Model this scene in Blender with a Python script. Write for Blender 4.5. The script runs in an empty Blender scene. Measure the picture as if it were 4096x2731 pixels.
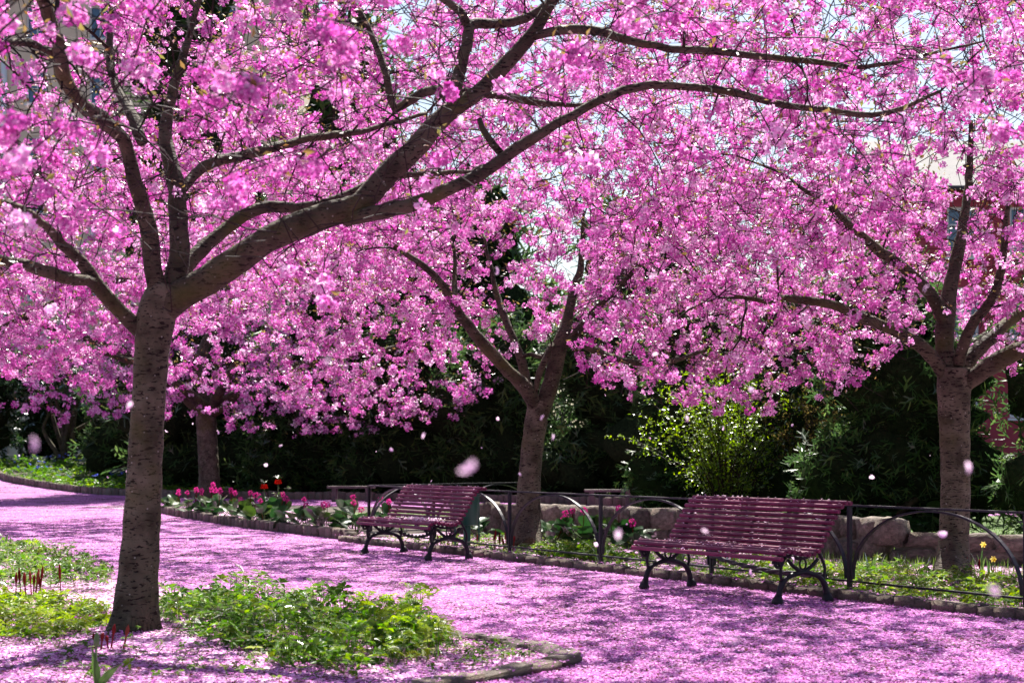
import bpy, math
import numpy as np
from mathutils import Vector, Matrix

rng = np.random.default_rng(7)
scene = bpy.context.scene
col = scene.collection

# ------------------------------------------------------------------ camera
FPX, HX, HY, CAMZ = 6826.7, 2048.0, 1811.0, 1.30      # focal length and horizon in photo pixels
cam_d = bpy.data.cameras.new('camera')
cam = bpy.data.objects.new('camera', cam_d)
col.objects.link(cam)
cam.location = (0, 0, CAMZ)
cam.rotation_euler = (math.radians(90), 0, 0)
cam_d.lens = 60.0
cam_d.sensor_width = 36.0
cam_d.shift_y = (HY - 1365.5) / 4096.0
cam_d.clip_end = 3000.0
cam_d.dof.use_dof = True
cam_d.dof.focus_distance = 17.0
cam_d.dof.aperture_fstop = 4.0
scene.camera = cam

# ------------------------------------------------------------------ sky, sun, exposure
SUN_AZ, SUN_EL = math.radians(9), math.radians(54)
w = bpy.data.worlds.new('World')
scene.world = w
w.use_nodes = True
wn = w.node_tree
bg = wn.nodes['Background']
sky = wn.nodes.new('ShaderNodeTexSky')
sky.sky_type = 'NISHITA'
sky.sun_disc = False
sky.sun_elevation = SUN_EL
sky.sun_rotation = SUN_AZ
sky.air_density = 1.0
sky.dust_density = 1.5
wn.links.new(sky.outputs[0], bg.inputs[0])
bg.inputs[1].default_value = 0.052
sd = bpy.data.lights.new('sun', 'SUN')
sd.energy = 5.0
sd.angle = math.radians(0.5)
sd.color = (1.0, 0.95, 0.88)
sun = bpy.data.objects.new('sun', sd)
col.objects.link(sun)
sdir = Vector((math.sin(SUN_AZ) * math.cos(SUN_EL), math.cos(SUN_AZ) * math.cos(SUN_EL), math.sin(SUN_EL)))
sun.rotation_euler = (-sdir).to_track_quat('-Z', 'Y').to_euler()
sun.location = sdir * 40
vs = scene.view_settings
vs.view_transform = 'Standard'
vs.look = 'None'
vs.exposure = 1.65
vs.gamma = 1.0
vs.use_curve_mapping = False
cy = scene.cycles
cy.max_bounces = 5
cy.diffuse_bounces = 4
cy.glossy_bounces = 2
cy.transmission_bounces = 4
cy.transparent_max_bounces = 4
cy.sample_clamp_indirect = 6.0


# ------------------------------------------------------------------ helpers
def P(px, py, d):
    """world point seen at photo pixel (px, py) at depth d"""
    return np.array(((px - HX) * d / FPX, d, CAMZ + (HY - py) * d / FPX))


def F(fx, fy, d):
    return P(fx * 1.7415, fy * 1.7415, d)


def G(px, py, z=0.0):
    """ground point seen at photo pixel"""
    d = (CAMZ - z) * FPX / (py - HY)
    return np.array(((px - HX) * d / FPX, d, z))


def to_px(p):
    p = np.atleast_2d(p)
    d = np.maximum(p[:, 1], 0.05)
    return HX + p[:, 0] * FPX / d, HY - (p[:, 2] - CAMZ) * FPX / d, p[:, 1]


def tag(o, label=None, cat=None, group=None, kind=None):
    if label: o['label'] = label
    if cat: o['category'] = cat
    if group: o['group'] = group
    if kind: o['kind'] = kind
    return o


def empty(name, loc=(0, 0, 0), rz=0.0):
    o = bpy.data.objects.new(name, None)
    col.objects.link(o)
    o.location = Vector([float(c) for c in loc])
    o.rotation_euler = (0, 0, rz)
    o.empty_display_size = 0.2
    return o


def raw_mesh(name, V, polys, mat=None, smooth=False, tint=None):
    """V (n,3); polys = list of int arrays (m,k)"""
    me = bpy.data.meshes.new(name)
    V = np.asarray(V, dtype=np.float32)
    me.vertices.add(len(V))
    me.vertices.foreach_set('co', V.ravel())
    polys = [np.asarray(p, dtype=np.int32) for p in polys if len(p)]
    loops = np.concatenate([p.ravel() for p in polys])
    tot = np.concatenate([np.full(len(p), p.shape[1], dtype=np.int32) for p in polys])
    start = np.concatenate([[0], np.cumsum(tot)[:-1]]).astype(np.int32)
    me.loops.add(len(loops))
    me.loops.foreach_set('vertex_index', loops)
    me.polygons.add(len(tot))
    me.polygons.foreach_set('loop_start', start)
    if smooth:
        me.polygons.foreach_set('use_smooth', np.ones(len(tot), dtype=bool))
    else:
        me.polygons.foreach_set('use_smooth', np.zeros(len(tot), dtype=bool))
    if tint is not None:
        a = me.attributes.new('tint', 'FLOAT', 'FACE')
        a.data.foreach_set('value', np.asarray(tint, dtype=np.float32))
    me.update(calc_edges=True)
    if mat: me.materials.append(mat)
    return me


TRIS = [0]


def obj(name, me, parent=None, loc=None):
    o = bpy.data.objects.new(name, me)
    col.objects.link(o)
    if parent is not None:
        o.parent = parent
    if loc is not None:
        o.location = Vector([float(c) for c in loc])
    return o


def quads_obj(name, Q, mat, parent=None, tint=None, smooth=False):
    Q = np.asarray(Q, dtype=np.float32).reshape(-1, 4, 3)
    n = len(Q)
    TRIS[0] += 2 * n
    me = raw_mesh(name, Q.reshape(-1, 3), [np.arange(4 * n).reshape(n, 4)], mat, smooth, tint)
    return obj(name, me, parent)


class MB:
    """collects geometry for one mesh"""
    def __init__(s):
        s.V, s.F4, s.F3, s.n = [], [], [], 0

    def add(s, V, F4=None, F3=None):
        V = np.asarray(V, dtype=float).reshape(-1, 3)
        s.V.append(V)
        if F4 is not None and len(F4): s.F4.append(np.asarray(F4) + s.n)
        if F3 is not None and len(F3): s.F3.append(np.asarray(F3) + s.n)
        s.n += len(V)

    def tube(s, pts, rad, n=6, cap=True, prof=None, up=None):
        pts = np.asarray(pts, float)
        m = len(pts)
        rad = np.broadcast_to(np.asarray(rad, float), (m,))
        T = np.gradient(pts, axis=0)
        T /= np.linalg.norm(T, axis=1)[:, None] + 1e-12
        a = np.array((0, 0, 1.0)) if abs(T[0][2]) < .9 else np.array((1.0, 0, 0))
        if up is not None: a = np.asarray(up, float)
        N = np.zeros_like(T)
        N[0] = a - T[0] * a.dot(T[0]); N[0] /= np.linalg.norm(N[0])
        for i in range(1, m):
            v = N[i - 1] - T[i] * N[i - 1].dot(T[i])
            N[i] = v / (np.linalg.norm(v) + 1e-12)
        B = np.cross(T, N)
        th = np.arange(n) * 2 * np.pi / n
        c, si = np.cos(th), np.sin(th)
        if prof is None:
            R = rad[:, None] * np.ones((1, n))
        else:
            R = rad[:, None] * prof
        V = pts[:, None, :] + R[..., None] * (c[None, :, None] * N[:, None, :] + si[None, :, None] * B[:, None, :])
        i = np.arange(m - 1)[:, None] * n
        j = np.arange(n)[None, :]
        j2 = (j + 1) % n
        F4 = np.stack([i + j, i + j2, i + n + j2, i + n + j], -1).reshape(-1, 4)
        F3 = []
        VV = V.reshape(-1, 3)
        if cap:
            VV = np.vstack([VV, pts[0], pts[-1]])
            k0, k1 = m * n, m * n + 1
            F3 = [(k0, (q + 1) % n, q) for q in range(n)] + [(k1, (m - 1) * n + q, (m - 1) * n + (q + 1) % n) for q in range(n)]
        s.add(VV, F4, F3)

    def box(s, x0, x1, y0, y1, z0, z1):
        V = [(x, y, z) for z in (z0, z1) for y in (y0, y1) for x in (x0, x1)]
        s.add(V, [(0, 2, 3, 1), (4, 5, 7, 6), (0, 1, 5, 4), (2, 6, 7, 3), (0, 4, 6, 2), (1, 3, 7, 5)])

    def bar(s, a, b, w, h, up=(0, 0, 1)):
        """rectangular bar between two points"""
        a, b = np.asarray(a, float), np.asarray(b, float)
        t = b - a; t /= np.linalg.norm(t)
        u = np.asarray(up, float); u = u - t * u.dot(t); u /= np.linalg.norm(u)
        v = np.cross(t, u)
        V = [p + v * sx * w / 2 + u * sz * h / 2 for p in (a, b) for sz in (-1, 1) for sx in (-1, 1)]
        s.add(V, [(0, 1, 3, 2), (4, 6, 7, 5), (0, 4, 5, 1), (2, 3, 7, 6), (0, 2, 6, 4), (1, 5, 7, 3)])

    def mesh(s, name, mat, smooth=False):
        TRIS[0] += 2 * sum(len(f) for f in s.F4) + sum(len(f) for f in s.F3)
        polys = []
        if s.F4: polys.append(np.concatenate(s.F4))
        if s.F3: polys.append(np.concatenate(s.F3))
        return raw_mesh(name, np.concatenate(s.V), polys, mat, smooth)

    def build(s, name, mat, parent=None, smooth=False, loc=None):
        return obj(name, s.mesh(name, mat, smooth), parent, loc)


def spline(pts, step=0.1):
    """Catmull-Rom through rows of pts (any columns), about one sample per step"""
    pts = np.asarray(pts, float)
    p = np.vstack([2 * pts[0] - pts[1], pts, 2 * pts[-1] - pts[-2]])
    out = []
    for i in range(1, len(p) - 2):
        n = max(2, int(np.linalg.norm(p[i + 1][:3] - p[i][:3]) / step))
        t = np.arange(n)[:, None] / n
        out.append(.5 * (2 * p[i] + (p[i + 1] - p[i - 1]) * t + (2 * p[i - 1] - 5 * p[i] + 4 * p[i + 1] - p[i + 2]) * t ** 2
                         + (3 * p[i] - p[i - 1] - 3 * p[i + 1] + p[i + 2]) * t ** 3))
    out.append(pts[-1:])
    return np.vstack(out)


def rand_rot(n, tilt=np.pi):
    """random rotation matrices, z axis tilted up to tilt"""
    az, tl, sp = rng.uniform(0, 2 * np.pi, n), rng.uniform(0, tilt, n), rng.uniform(0, 2 * np.pi, n)

    def rz(a):
        m = np.zeros((n, 3, 3)); m[:, 0, 0] = np.cos(a); m[:, 0, 1] = -np.sin(a); m[:, 1, 0] = np.sin(a); m[:, 1, 1] = np.cos(a); m[:, 2, 2] = 1
        return m
    ry = np.zeros((n, 3, 3)); ry[:, 0, 0] = np.cos(tl); ry[:, 0, 2] = np.sin(tl); ry[:, 2, 0] = -np.sin(tl); ry[:, 2, 2] = np.cos(tl); ry[:, 1, 1] = 1
    return rz(az) @ ry @ rz(sp)


def place(tmpl, pos, scale, R):
    """tmpl (q,4,3) copied to every pos -> (n*q,4,3)"""
    n = len(pos)
    out = np.einsum('nij,qkj->nqki', R, tmpl) * np.asarray(scale).reshape(-1, 1, 1, 1) + pos[:, None, None, :]
    return out.reshape(-1, 4, 3)


# ------------------------------------------------------------------ materials
def mat(name):
    m = bpy.data.materials.new(name)
    m.use_nodes = True
    nt = m.node_tree
    nt.nodes.clear()
    out = nt.nodes.new('ShaderNodeOutputMaterial')
    return m, nt, nt.nodes, nt.links, out


def ramp(nd, stops):
    r = nd.new('ShaderNodeValToRGB')
    while len(r.color_ramp.elements) > 1: r.color_ramp.elements.remove(r.color_ramp.elements[0])
    r.color_ramp.elements[0].position = stops[0][0]
    r.color_ramp.elements[0].color = (*stops[0][1], 1)
    for p, c in stops[1:]:
        e = r.color_ramp.elements.new(p); e.color = (*c, 1)
    return r


def leafy(name, stops, trans=0.5, tcol=1.0, rough=0.45, spec=0.0, tsat=None):
    """thin leaf or petal: diffuse + translucent, colour from the face attribute tint"""
    m, nt, nd, ln, out = mat(name)
    at = nd.new('ShaderNodeAttribute'); at.attribute_name = 'tint'
    rp = ramp(nd, stops)
    ln.new(at.outputs['Fac'], rp.inputs[0])
    df = nd.new('ShaderNodeBsdfDiffuse'); tr = nd.new('ShaderNodeBsdfTranslucent')
    ln.new(rp.outputs[0], df.inputs[0])
    if tsat:
        hs = nd.new('ShaderNodeHueSaturation'); hs.inputs['Saturation'].default_value = tsat; hs.inputs['Value'].default_value = tcol
        ln.new(rp.outputs[0], hs.inputs['Color']); ln.new(hs.outputs[0], tr.inputs[0])
    else:
        ln.new(rp.outputs[0], tr.inputs[0])
    mx = nd.new('ShaderNodeMixShader'); mx.inputs[0].default_value = trans
    ln.new(df.outputs[0], mx.inputs[1]); ln.new(tr.outputs[0], mx.inputs[2])
    last = mx
    if spec > 0:
        gl = nd.new('ShaderNodeBsdfGlossy'); gl.inputs['Roughness'].default_value = rough
        fr = nd.new('ShaderNodeFresnel'); fr.inputs[0].default_value = 1.45
        ml = nd.new('ShaderNodeMath'); ml.operation = 'MULTIPLY'; ml.inputs[1].default_value = spec
        ln.new(fr.outputs[0], ml.inputs[0])
        m2 = nd.new('ShaderNodeMixShader')
        ln.new(ml.outputs[0], m2.inputs[0]); ln.new(mx.outputs[0], m2.inputs[1]); ln.new(gl.outputs[0], m2.inputs[2])
        last = m2
    ln.new(last.outputs[0], out.inputs[0])
    return m


def plain(name, c1, c2=None, rough=0.7, scale=8.0, bump=0.0, metal=0.0, spec=0.5, detail=5, objinfo=0.0):
    """principled with noise between two colours, optional bump and per-object variation"""
    m, nt, nd, ln, out = mat(name)
    b = nd.new('ShaderNodeBsdfPrincipled')
    b.inputs['Roughness'].default_value = rough
    b.inputs['Metallic'].default_value = metal
    b.inputs['Specular IOR Level'].default_value = spec
    tc = nd.new('ShaderNodeTexCoord')
    nz = nd.new('ShaderNodeTexNoise'); nz.inputs['Scale'].default_value = scale; nz.inputs['Detail'].default_value = detail
    ln.new(tc.outputs['Object'], nz.inputs['Vector'])
    rp = ramp(nd, [(.3, c1), (.7, c2 or c1)])
    ln.new(nz.outputs['Fac'], rp.inputs[0])
    src = rp.outputs[0]
    if objinfo:
        oi = nd.new('ShaderNodeObjectInfo')
        mp = nd.new('ShaderNodeMapRange'); mp.inputs[3].default_value = 1 - objinfo; mp.inputs[4].default_value = 1 + objinfo
        ln.new(oi.outputs['Random'], mp.inputs[0])
        hs = nd.new('ShaderNodeHueSaturation'); ln.new(mp.outputs[0], hs.inputs['Value']); ln.new(src, hs.inputs['Color'])
        src = hs.outputs[0]
    ln.new(src, b.inputs['Base Color'])
    if bump:
        bp = nd.new('ShaderNodeBump'); bp.inputs['Strength'].default_value = 1.0; bp.inputs['Distance'].default_value = bump
        n2 = nd.new('ShaderNodeTexNoise'); n2.inputs['Scale'].default_value = scale * 3; n2.inputs['Detail'].default_value = 6
        ln.new(tc.outputs['Object'], n2.inputs['Vector'])
        ln.new(n2.outputs['Fac'], bp.inputs['Height']); ln.new(bp.outputs[0], b.inputs['Normal'])
    ln.new(b.outputs[0], out.inputs[0])
    return m


def bark_mat(name, c_dark, c_mid, c_light, moss=0.4, foot=False):
    """cherry bark: horizontal lenticels, pale patches, cracks near the foot, some moss"""
    m, nt, nd, ln, out = mat(name)
    b = nd.new('ShaderNodeBsdfPrincipled'); b.inputs['Roughness'].default_value = .8; b.inputs['Specular IOR Level'].default_value = .25
    tc = nd.new('ShaderNodeTexCoord')
    mp = nd.new('ShaderNodeMapping'); mp.inputs['Scale'].default_value = (12, 12, 40)
    ln.new(tc.outputs['Object'], mp.inputs['Vector'])
    n1 = nd.new('ShaderNodeTexNoise'); n1.inputs['Scale'].default_value = 1.6; n1.inputs['Detail'].default_value = 4; n1.inputs['Distortion'].default_value = .4
    ln.new(mp.outputs[0], n1.inputs['Vector'])
    len_r = ramp(nd, [(.395, (1, 1, 1)), (.43, (0, 0, 0))])          # 1 in the lenticels
    ln.new(n1.outputs['Fac'], len_r.inputs[0])
    n2 = nd.new('ShaderNodeTexNoise'); n2.inputs['Scale'].default_value = 5; n2.inputs['Detail'].default_value = 6
    ln.new(tc.outputs['Object'], n2.inputs['Vector'])
    base = ramp(nd, [(.35, c_mid), (.62, c_light)])
    ln.new(n2.outputs['Fac'], base.inputs[0])
    mix = nd.new('ShaderNodeMixRGB'); mix.inputs[2].default_value = (*c_dark, 1)
    ln.new(len_r.outputs[0], mix.inputs[0]); ln.new(base.outputs[0], mix.inputs[1])
    # pale lichen spots
    v = nd.new('ShaderNodeTexVoronoi'); v.inputs['Scale'].default_value = 14
    ln.new(tc.outputs['Object'], v.inputs['Vector'])
    sp = ramp(nd, [(.05, (1, 1, 1)), (.12, (0, 0, 0))])
    ln.new(v.outputs['Distance'], sp.inputs[0])
    m2 = nd.new('ShaderNodeMixRGB'); m2.inputs[2].default_value = (.42, .42, .36, 1)
    ml = nd.new('ShaderNodeMath'); ml.operation = 'MULTIPLY'; ml.inputs[1].default_value = .7
    ln.new(sp.outputs[0], ml.inputs[0]); ln.new(ml.outputs[0], m2.inputs[0]); ln.new(mix.outputs[0], m2.inputs[1])
    # moss in soft patches
    n3 = nd.new('ShaderNodeTexNoise'); n3.inputs['Scale'].default_value = 2.3; n3.inputs['Detail'].default_value = 7
    ln.new(tc.outputs['Object'], n3.inputs['Vector'])
    mr = ramp(nd, [(.52, (0, 0, 0)), (.68, (moss, moss, moss))])
    ln.new(n3.outputs['Fac'], mr.inputs[0])
    m3 = nd.new('ShaderNodeMixRGB'); m3.inputs[2].default_value = (.075, .07, .018, 1)
    ln.new(mr.outputs[0], m3.inputs[0]); ln.new(m2.outputs[0], m3.inputs[1])
    final = m3
    if foot:                                                    # fissured old bark near the foot
        sp_ = nd.new('ShaderNodeSeparateXYZ'); ln.new(tc.outputs['Object'], sp_.inputs[0])
        zz_ = nd.new('ShaderNodeMath'); zz_.operation = 'MULTIPLY_ADD'; zz_.inputs[1].default_value = -1.1; zz_.inputs[2].default_value = .55
        ln.new(sp_.outputs['Z'], zz_.inputs[0])
        na = nd.new('ShaderNodeMath'); na.operation = 'ADD'; na.use_clamp = True
        nb = nd.new('ShaderNodeMath'); nb.operation = 'MULTIPLY_ADD'; nb.inputs[1].default_value = 3.4; nb.inputs[2].default_value = -1.75
        ln.new(n2.outputs['Fac'], nb.inputs[0]); ln.new(zz_.outputs[0], na.inputs[0]); ln.new(nb.outputs[0], na.inputs[1])
        mpv = nd.new('ShaderNodeMapping'); mpv.inputs['Scale'].default_value = (26, 26, 7); ln.new(tc.outputs['Object'], mpv.inputs['Vector'])
        nv = nd.new('ShaderNodeTexVoronoi'); nv.feature = 'DISTANCE_TO_EDGE'; nv.inputs['Scale'].default_value = 1.0; ln.new(mpv.outputs[0], nv.inputs['Vector'])
        cr = ramp(nd, [(.02, (.012, .008, .005)), (.10, (.055, .04, .024)), (.35, (.12, .095, .062))]); ln.new(nv.outputs['Distance'], cr.inputs[0])
        m4 = nd.new('ShaderNodeMixRGB'); ln.new(na.outputs[0], m4.inputs[0]); ln.new(m3.outputs[0], m4.inputs[1]); ln.new(cr.outputs[0], m4.inputs[2])
        final = m4
    ln.new(final.outputs[0], b.inputs['Base Color'])
    bp = nd.new('ShaderNodeBump'); bp.inputs['Distance'].default_value = .016; bp.inputs['Strength'].default_value = .9
    ad = nd.new('ShaderNodeMath'); ad.operation = 'ADD'
    n4 = nd.new('ShaderNodeTexNoise'); n4.inputs['Scale'].default_value = 30; n4.inputs['Detail'].default_value = 5
    ln.new(tc.outputs['Object'], n4.inputs['Vector'])
    ln.new(n4.outputs['Fac'], ad.inputs[0]); ln.new(n1.outputs['Fac'], ad.inputs[1])
    ln.new(ad.outputs[0], bp.inputs['Height']); ln.new(bp.outputs[0], b.inputs['Normal'])
    ln.new(b.outputs[0], out.inputs[0])
    return m


def carpet_mat(name, cols, dirt, dirt_amt=.3, scale=38.0, patch=1.0):
    """ground strewn with petals: petal-sized cells of varied pink, crumbs of brown between"""
    m, nt, nd, ln, out = mat(name)
    b = nd.new('ShaderNodeBsdfPrincipled'); b.inputs['Roughness'].default_value = .85; b.inputs['Specular IOR Level'].default_value = .15
    tc = nd.new('ShaderNodeTexCoord')
    nw = nd.new('ShaderNodeTexNoise'); nw.inputs['Scale'].default_value = scale * .8; nw.inputs['Detail'].default_value = 2
    ln.new(tc.outputs['Object'], nw.inputs['Vector'])
    mxv = nd.new('ShaderNodeMixRGB'); mxv.blend_type = 'ADD'; mxv.inputs[0].default_value = .02
    ln.new(tc.outputs['Object'], mxv.inputs[1]); ln.new(nw.outputs['Color'], mxv.inputs[2])
    v = nd.new('ShaderNodeTexVoronoi'); v.inputs['Scale'].default_value = scale
    ln.new(mxv.outputs[0], v.inputs['Vector'])
    sep = nd.new('ShaderNodeSeparateColor'); ln.new(v.outputs['Color'], sep.inputs[0])
    pr = ramp(nd, [(i / (len(cols) - 1), c) for i, c in enumerate(cols)])
    ln.new(sep.outputs[0], pr.inputs[0])
    n2 = nd.new('ShaderNodeTexNoise'); n2.inputs['Scale'].default_value = 1.1 * patch; n2.inputs['Detail'].default_value = 8; n2.inputs['Roughness'].default_value = .62
    ln.new(tc.outputs['Object'], n2.inputs['Vector'])
    # dirt shows where the petal layer is thin
    ad = nd.new('ShaderNodeMath'); ad.operation = 'MULTIPLY_ADD'; ad.inputs[1].default_value = .45
    ln.new(sep.outputs[1], ad.inputs[0]); ln.new(n2.outputs['Fac'], ad.inputs[2])
    dr = ramp(nd, [(.98 - dirt_amt, (0, 0, 0)), (1.0 - dirt_amt + .04, (1, 1, 1))])
    ln.new(ad.outputs[0], dr.inputs[0])
    mx = nd.new('ShaderNodeMixRGB'); mx.inputs[2].default_value = (*dirt, 1)
    ln.new(dr.outputs[0], mx.inputs[0]); ln.new(pr.outputs[0], mx.inputs[1])
    ln.new(mx.outputs[0], b.inputs['Base Color'])
    bp = nd.new('ShaderNodeBump'); bp.inputs['Distance'].default_value = .012; bp.inputs['Strength'].default_value = .8
    a2 = nd.new('ShaderNodeMath'); a2.operation = 'ADD'
    ln.new(sep.outputs[2], a2.inputs[0]); ln.new(nw.outputs['Fac'], a2.inputs[1])
    ln.new(a2.outputs[0], bp.inputs['Height']); ln.new(bp.outputs[0], b.inputs['Normal'])
    ln.new(b.outputs[0], out.inputs[0])
    return m


M = {}
def petal_mat(name, refl, through, trans):
    m, nt, nd, ln, out = mat(name)
    at = nd.new('ShaderNodeAttribute'); at.attribute_name = 'tint'
    r1, r2 = ramp(nd, refl), ramp(nd, through)
    df = nd.new('ShaderNodeBsdfDiffuse'); tr = nd.new('ShaderNodeBsdfTranslucent')
    mx = nd.new('ShaderNodeMixShader'); mx.inputs[0].default_value = trans
    ln.new(at.outputs['Fac'], r1.inputs[0]); ln.new(at.outputs['Fac'], r2.inputs[0])
    ln.new(r1.outputs[0], df.inputs[0]); ln.new(r2.outputs[0], tr.inputs[0])
    ln.new(df.outputs[0], mx.inputs[1]); ln.new(tr.outputs[0], mx.inputs[2])
    ln.new(mx.outputs[0], out.inputs[0])
    return m


M['petal'] = petal_mat('blossom_petals', [(0, (.52, .11, .40)), (.35, (.70, .29, .58)), (.68, (.84, .54, .76)), (.95, (.92, .80, .89))],
                       [(0, (.50, .045, .35)), (.45, (.71, .15, .54)), (.78, (.84, .36, .70)), (.98, (.90, .62, .82))], .46)
M['fallen'] = leafy('fallen_petals', [(0, (.38, .09, .35)), (.5, (.60, .22, .55)), (.85, (.76, .44, .72)), (.93, (.84, .60, .82)), (.94, (.12, .04, .04)), (1, (.16, .06, .04))], .2)
M['airborne'] = leafy('airborne_petals', [(0, (.88, .62, .82)), (1, (.92, .74, .88))], .5)
M['bronze'] = leafy('young_leaves', [(0, (.18, .085, .03)), (.5, (.26, .19, .05)), (1, (.18, .20, .045))], .45, tcol=1.1, tsat=1.0, spec=.5)
M['bark'] = bark_mat('cherry_bark', (.011, .007, .004), (.038, .029, .017), (.090, .073, .046), .75)
M['trunk'] = bark_mat('cherry_trunk_bark', (.011, .007, .004), (.046, .037, .021), (.145, .124, .082), .8, foot=True)
M['twig'] = plain('twig_bark', (.014, .008, .006), (.032, .018, .014), .75, 20, spec=.2)
M['cover'] = leafy('ground_cover_leaves', [(0, (.035, .085, .012)), (.5, (.075, .17, .02)), (1, (.22, .30, .03))], .55, tcol=1.5, tsat=1.15, spec=.35, rough=.4)
M['grass'] = leafy('grass_blades', [(0, (.05, .12, .012)), (1, (.14, .24, .03))], .5, spec=.4)
M['straps'] = leafy('strap_leaves', [(0, (.05, .12, .03)), (1, (.12, .20, .045))], .45, spec=.5)
M['yew'] = leafy('conifer_foliage', [(0, (.026, .058, .018)), (.6, (.06, .125, .034)), (1, (.14, .21, .05))], .5, spec=.08)
M['rhodo'] = leafy('evergreen_leaves', [(0, (.014, .04, .016)), (.6, (.026, .068, .02)), (1, (.08, .14, .03))], .4, spec=.3, rough=.35)
M['spring'] = leafy('spring_leaves', [(0, (.10, .17, .015)), (.6, (.19, .31, .02)), (1, (.30, .37, .035))], .6, tcol=1.3, tsat=1.1, spec=.3)
M['olive'] = leafy('olive_leaves', [(0, (.09, .065, .02)), (1, (.20, .15, .04))], .5)
M['bergenia'] = leafy('bergenia_leaves', [(0, (.010, .032, .012)), (.6, (.024, .065, .018)), (1, (.06, .10, .02))], .35, tcol=1.2, tsat=1.15, spec=.22, rough=.35)
M['magenta'] = leafy('bergenia_flowers', [(0, (.50, .02, .20)), (1, (.75, .07, .38))], .4)
M['iron'] = plain('black_iron_paint', (.008, .007, .012), (.018, .016, .024), .5, 30, .0008, spec=.3)
M['cast'] = plain('cast_iron_paint', (.008, .007, .010), (.018, .015, .020), .55, 25, .0015, spec=.3)
M['slat'] = plain('maroon_painted_wood', (.10, .004, .036), (.15, .008, .052), .42, 9, .0012, spec=.3, objinfo=.2)
M['stone'] = plain('granite_stone', (.07, .055, .042), (.20, .165, .13), .9, 7, .02, objinfo=.35)
M['kerb'] = plain('kerb_stone', (.075, .055, .042), (.20, .16, .125), .9, 14, .012, objinfo=.35)
M['mortar'] = plain('mortar', (.12, .10, .085), (.2, .175, .15), .9, 12, .01)
M['soil'] = plain('soil', (.022, .015, .010), (.07, .05, .035), .95, 5, .02)
M['wood'] = plain('weathered_wood', (.07, .055, .05), (.14, .12, .10), .8, 12, .003)
M['bin'] = plain('green_painted_metal', (.008, .075, .05), (.012, .10, .065), .45, 10)
M['cream'] = plain('cream_plaster', (.74, .60, .44), (.80, .67, .50), .9, 1.5, .004)
M['red'] = plain('red_plaster', (.36, .04, .065), (.44, .06, .09), .9, 1.5, .004)
M['white'] = plain('white_paint', (.75, .75, .75), (.8, .8, .8), .5, 5)
M['roof'] = plain('dark_roof', (.05, .045, .05), (.08, .07, .075), .8, 3, .01)
M['glass'] = plain('window_glass', (.02, .06, .13), (.03, .09, .2), .06, 1, spec=1.0)
M['shoot'] = leafy('red_shoots', [(0, (.13, .015, .015)), (.6, (.24, .03, .03)), (1, (.34, .09, .06))], .25)
M['red_flower'] = leafy('crown_flowers', [(0, (.60, .02, .01)), (1, (.75, .06, .02))], .4)
M['yellow'] = leafy('daffodil_petals', [(0, (.75, .58, .04)), (1, (.82, .70, .2))], .4)
M['blue'] = leafy('blue_flowers', [(0, (.08, .10, .55)), (1, (.2, .25, .75))], .3)
M['bulb'] = plain('stem_green', (.06, .12, .03), (.10, .17, .05), .5, 10)
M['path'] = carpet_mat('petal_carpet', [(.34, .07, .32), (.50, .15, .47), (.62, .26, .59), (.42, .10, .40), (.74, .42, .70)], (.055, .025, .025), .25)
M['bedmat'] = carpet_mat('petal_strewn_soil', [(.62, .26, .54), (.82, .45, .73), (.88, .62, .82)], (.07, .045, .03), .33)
M['inner'] = plain('shade_toned_core', (.010, .016, .008), (.03, .045, .018), 1.0, 14, .05, spec=0.0)  # near-black colour carries the shade inside the bushes
M['lawn'] = plain('lawn_soil', (.05, .09, .02), (.09, .15, .03), .95, 20, .02)

# ------------------------------------------------------------------ the ground
xs = np.concatenate([np.linspace(-900, -60, 8), np.linspace(-50, 50, 81), np.linspace(60, 900, 8)])
ys = np.concatenate([np.linspace(-300, 0, 6), np.linspace(2, 90, 89), np.linspace(100, 1500, 12)])


def ramp_z(x, y):
    """beds rise behind the far kerb"""
    t = np.clip((y - 52.0) / 16.0, 0, 1)
    t2 = np.clip((-3.0 - np.asarray(x)) / 6.0, 0, 1)
    return (t * t * (3 - 2 * t)) * t2 * 0.95


GX, GY = np.meshgrid(xs, ys)
GZ = ramp_z(GX, GY) - 0.012
nx, ny = len(xs), len(ys)
ii, jj = np.meshgrid(np.arange(nx - 1), np.arange(ny - 1))
q = np.stack([jj * nx + ii, jj * nx + ii + 1, (jj + 1) * nx + ii + 1, (jj + 1) * nx + ii], -1).reshape(-1, 4)
me = raw_mesh('ground', np.stack([GX, GY, GZ], -1).reshape(-1, 3), [q], M['soil'], True)
tag(obj('ground', me), kind='structure')

FU = np.array((1.04, -1.91, 0)); FU /= np.linalg.norm(FU)          # along the fence, towards the right
FN = np.array((-FU[1], FU[0], 0))                                   # from the path into the bed
FN = FN if FN[1] > 0 else -FN
F0 = np.array((-0.03, 21.35, 0.0))


def fence_pt(k):
    return F0 + np.array((1.04, -1.91, 0)) * k


def sheet(name, outline, z, material, sub=None):
    """flat polygon with a tiny thickness, as a fan-free ngon"""
    V = [(p[0], p[1], z) for p in outline]
    me = bpy.data.meshes.new(name)
    me.from_pydata(V, [], [list(range(len(V)))])
    me.update()
    me.materials.append(material)
    if me.polygons[0].normal.z < 0: me.flip_normals()
    return tag(obj(name, me), kind='structure')


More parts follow.
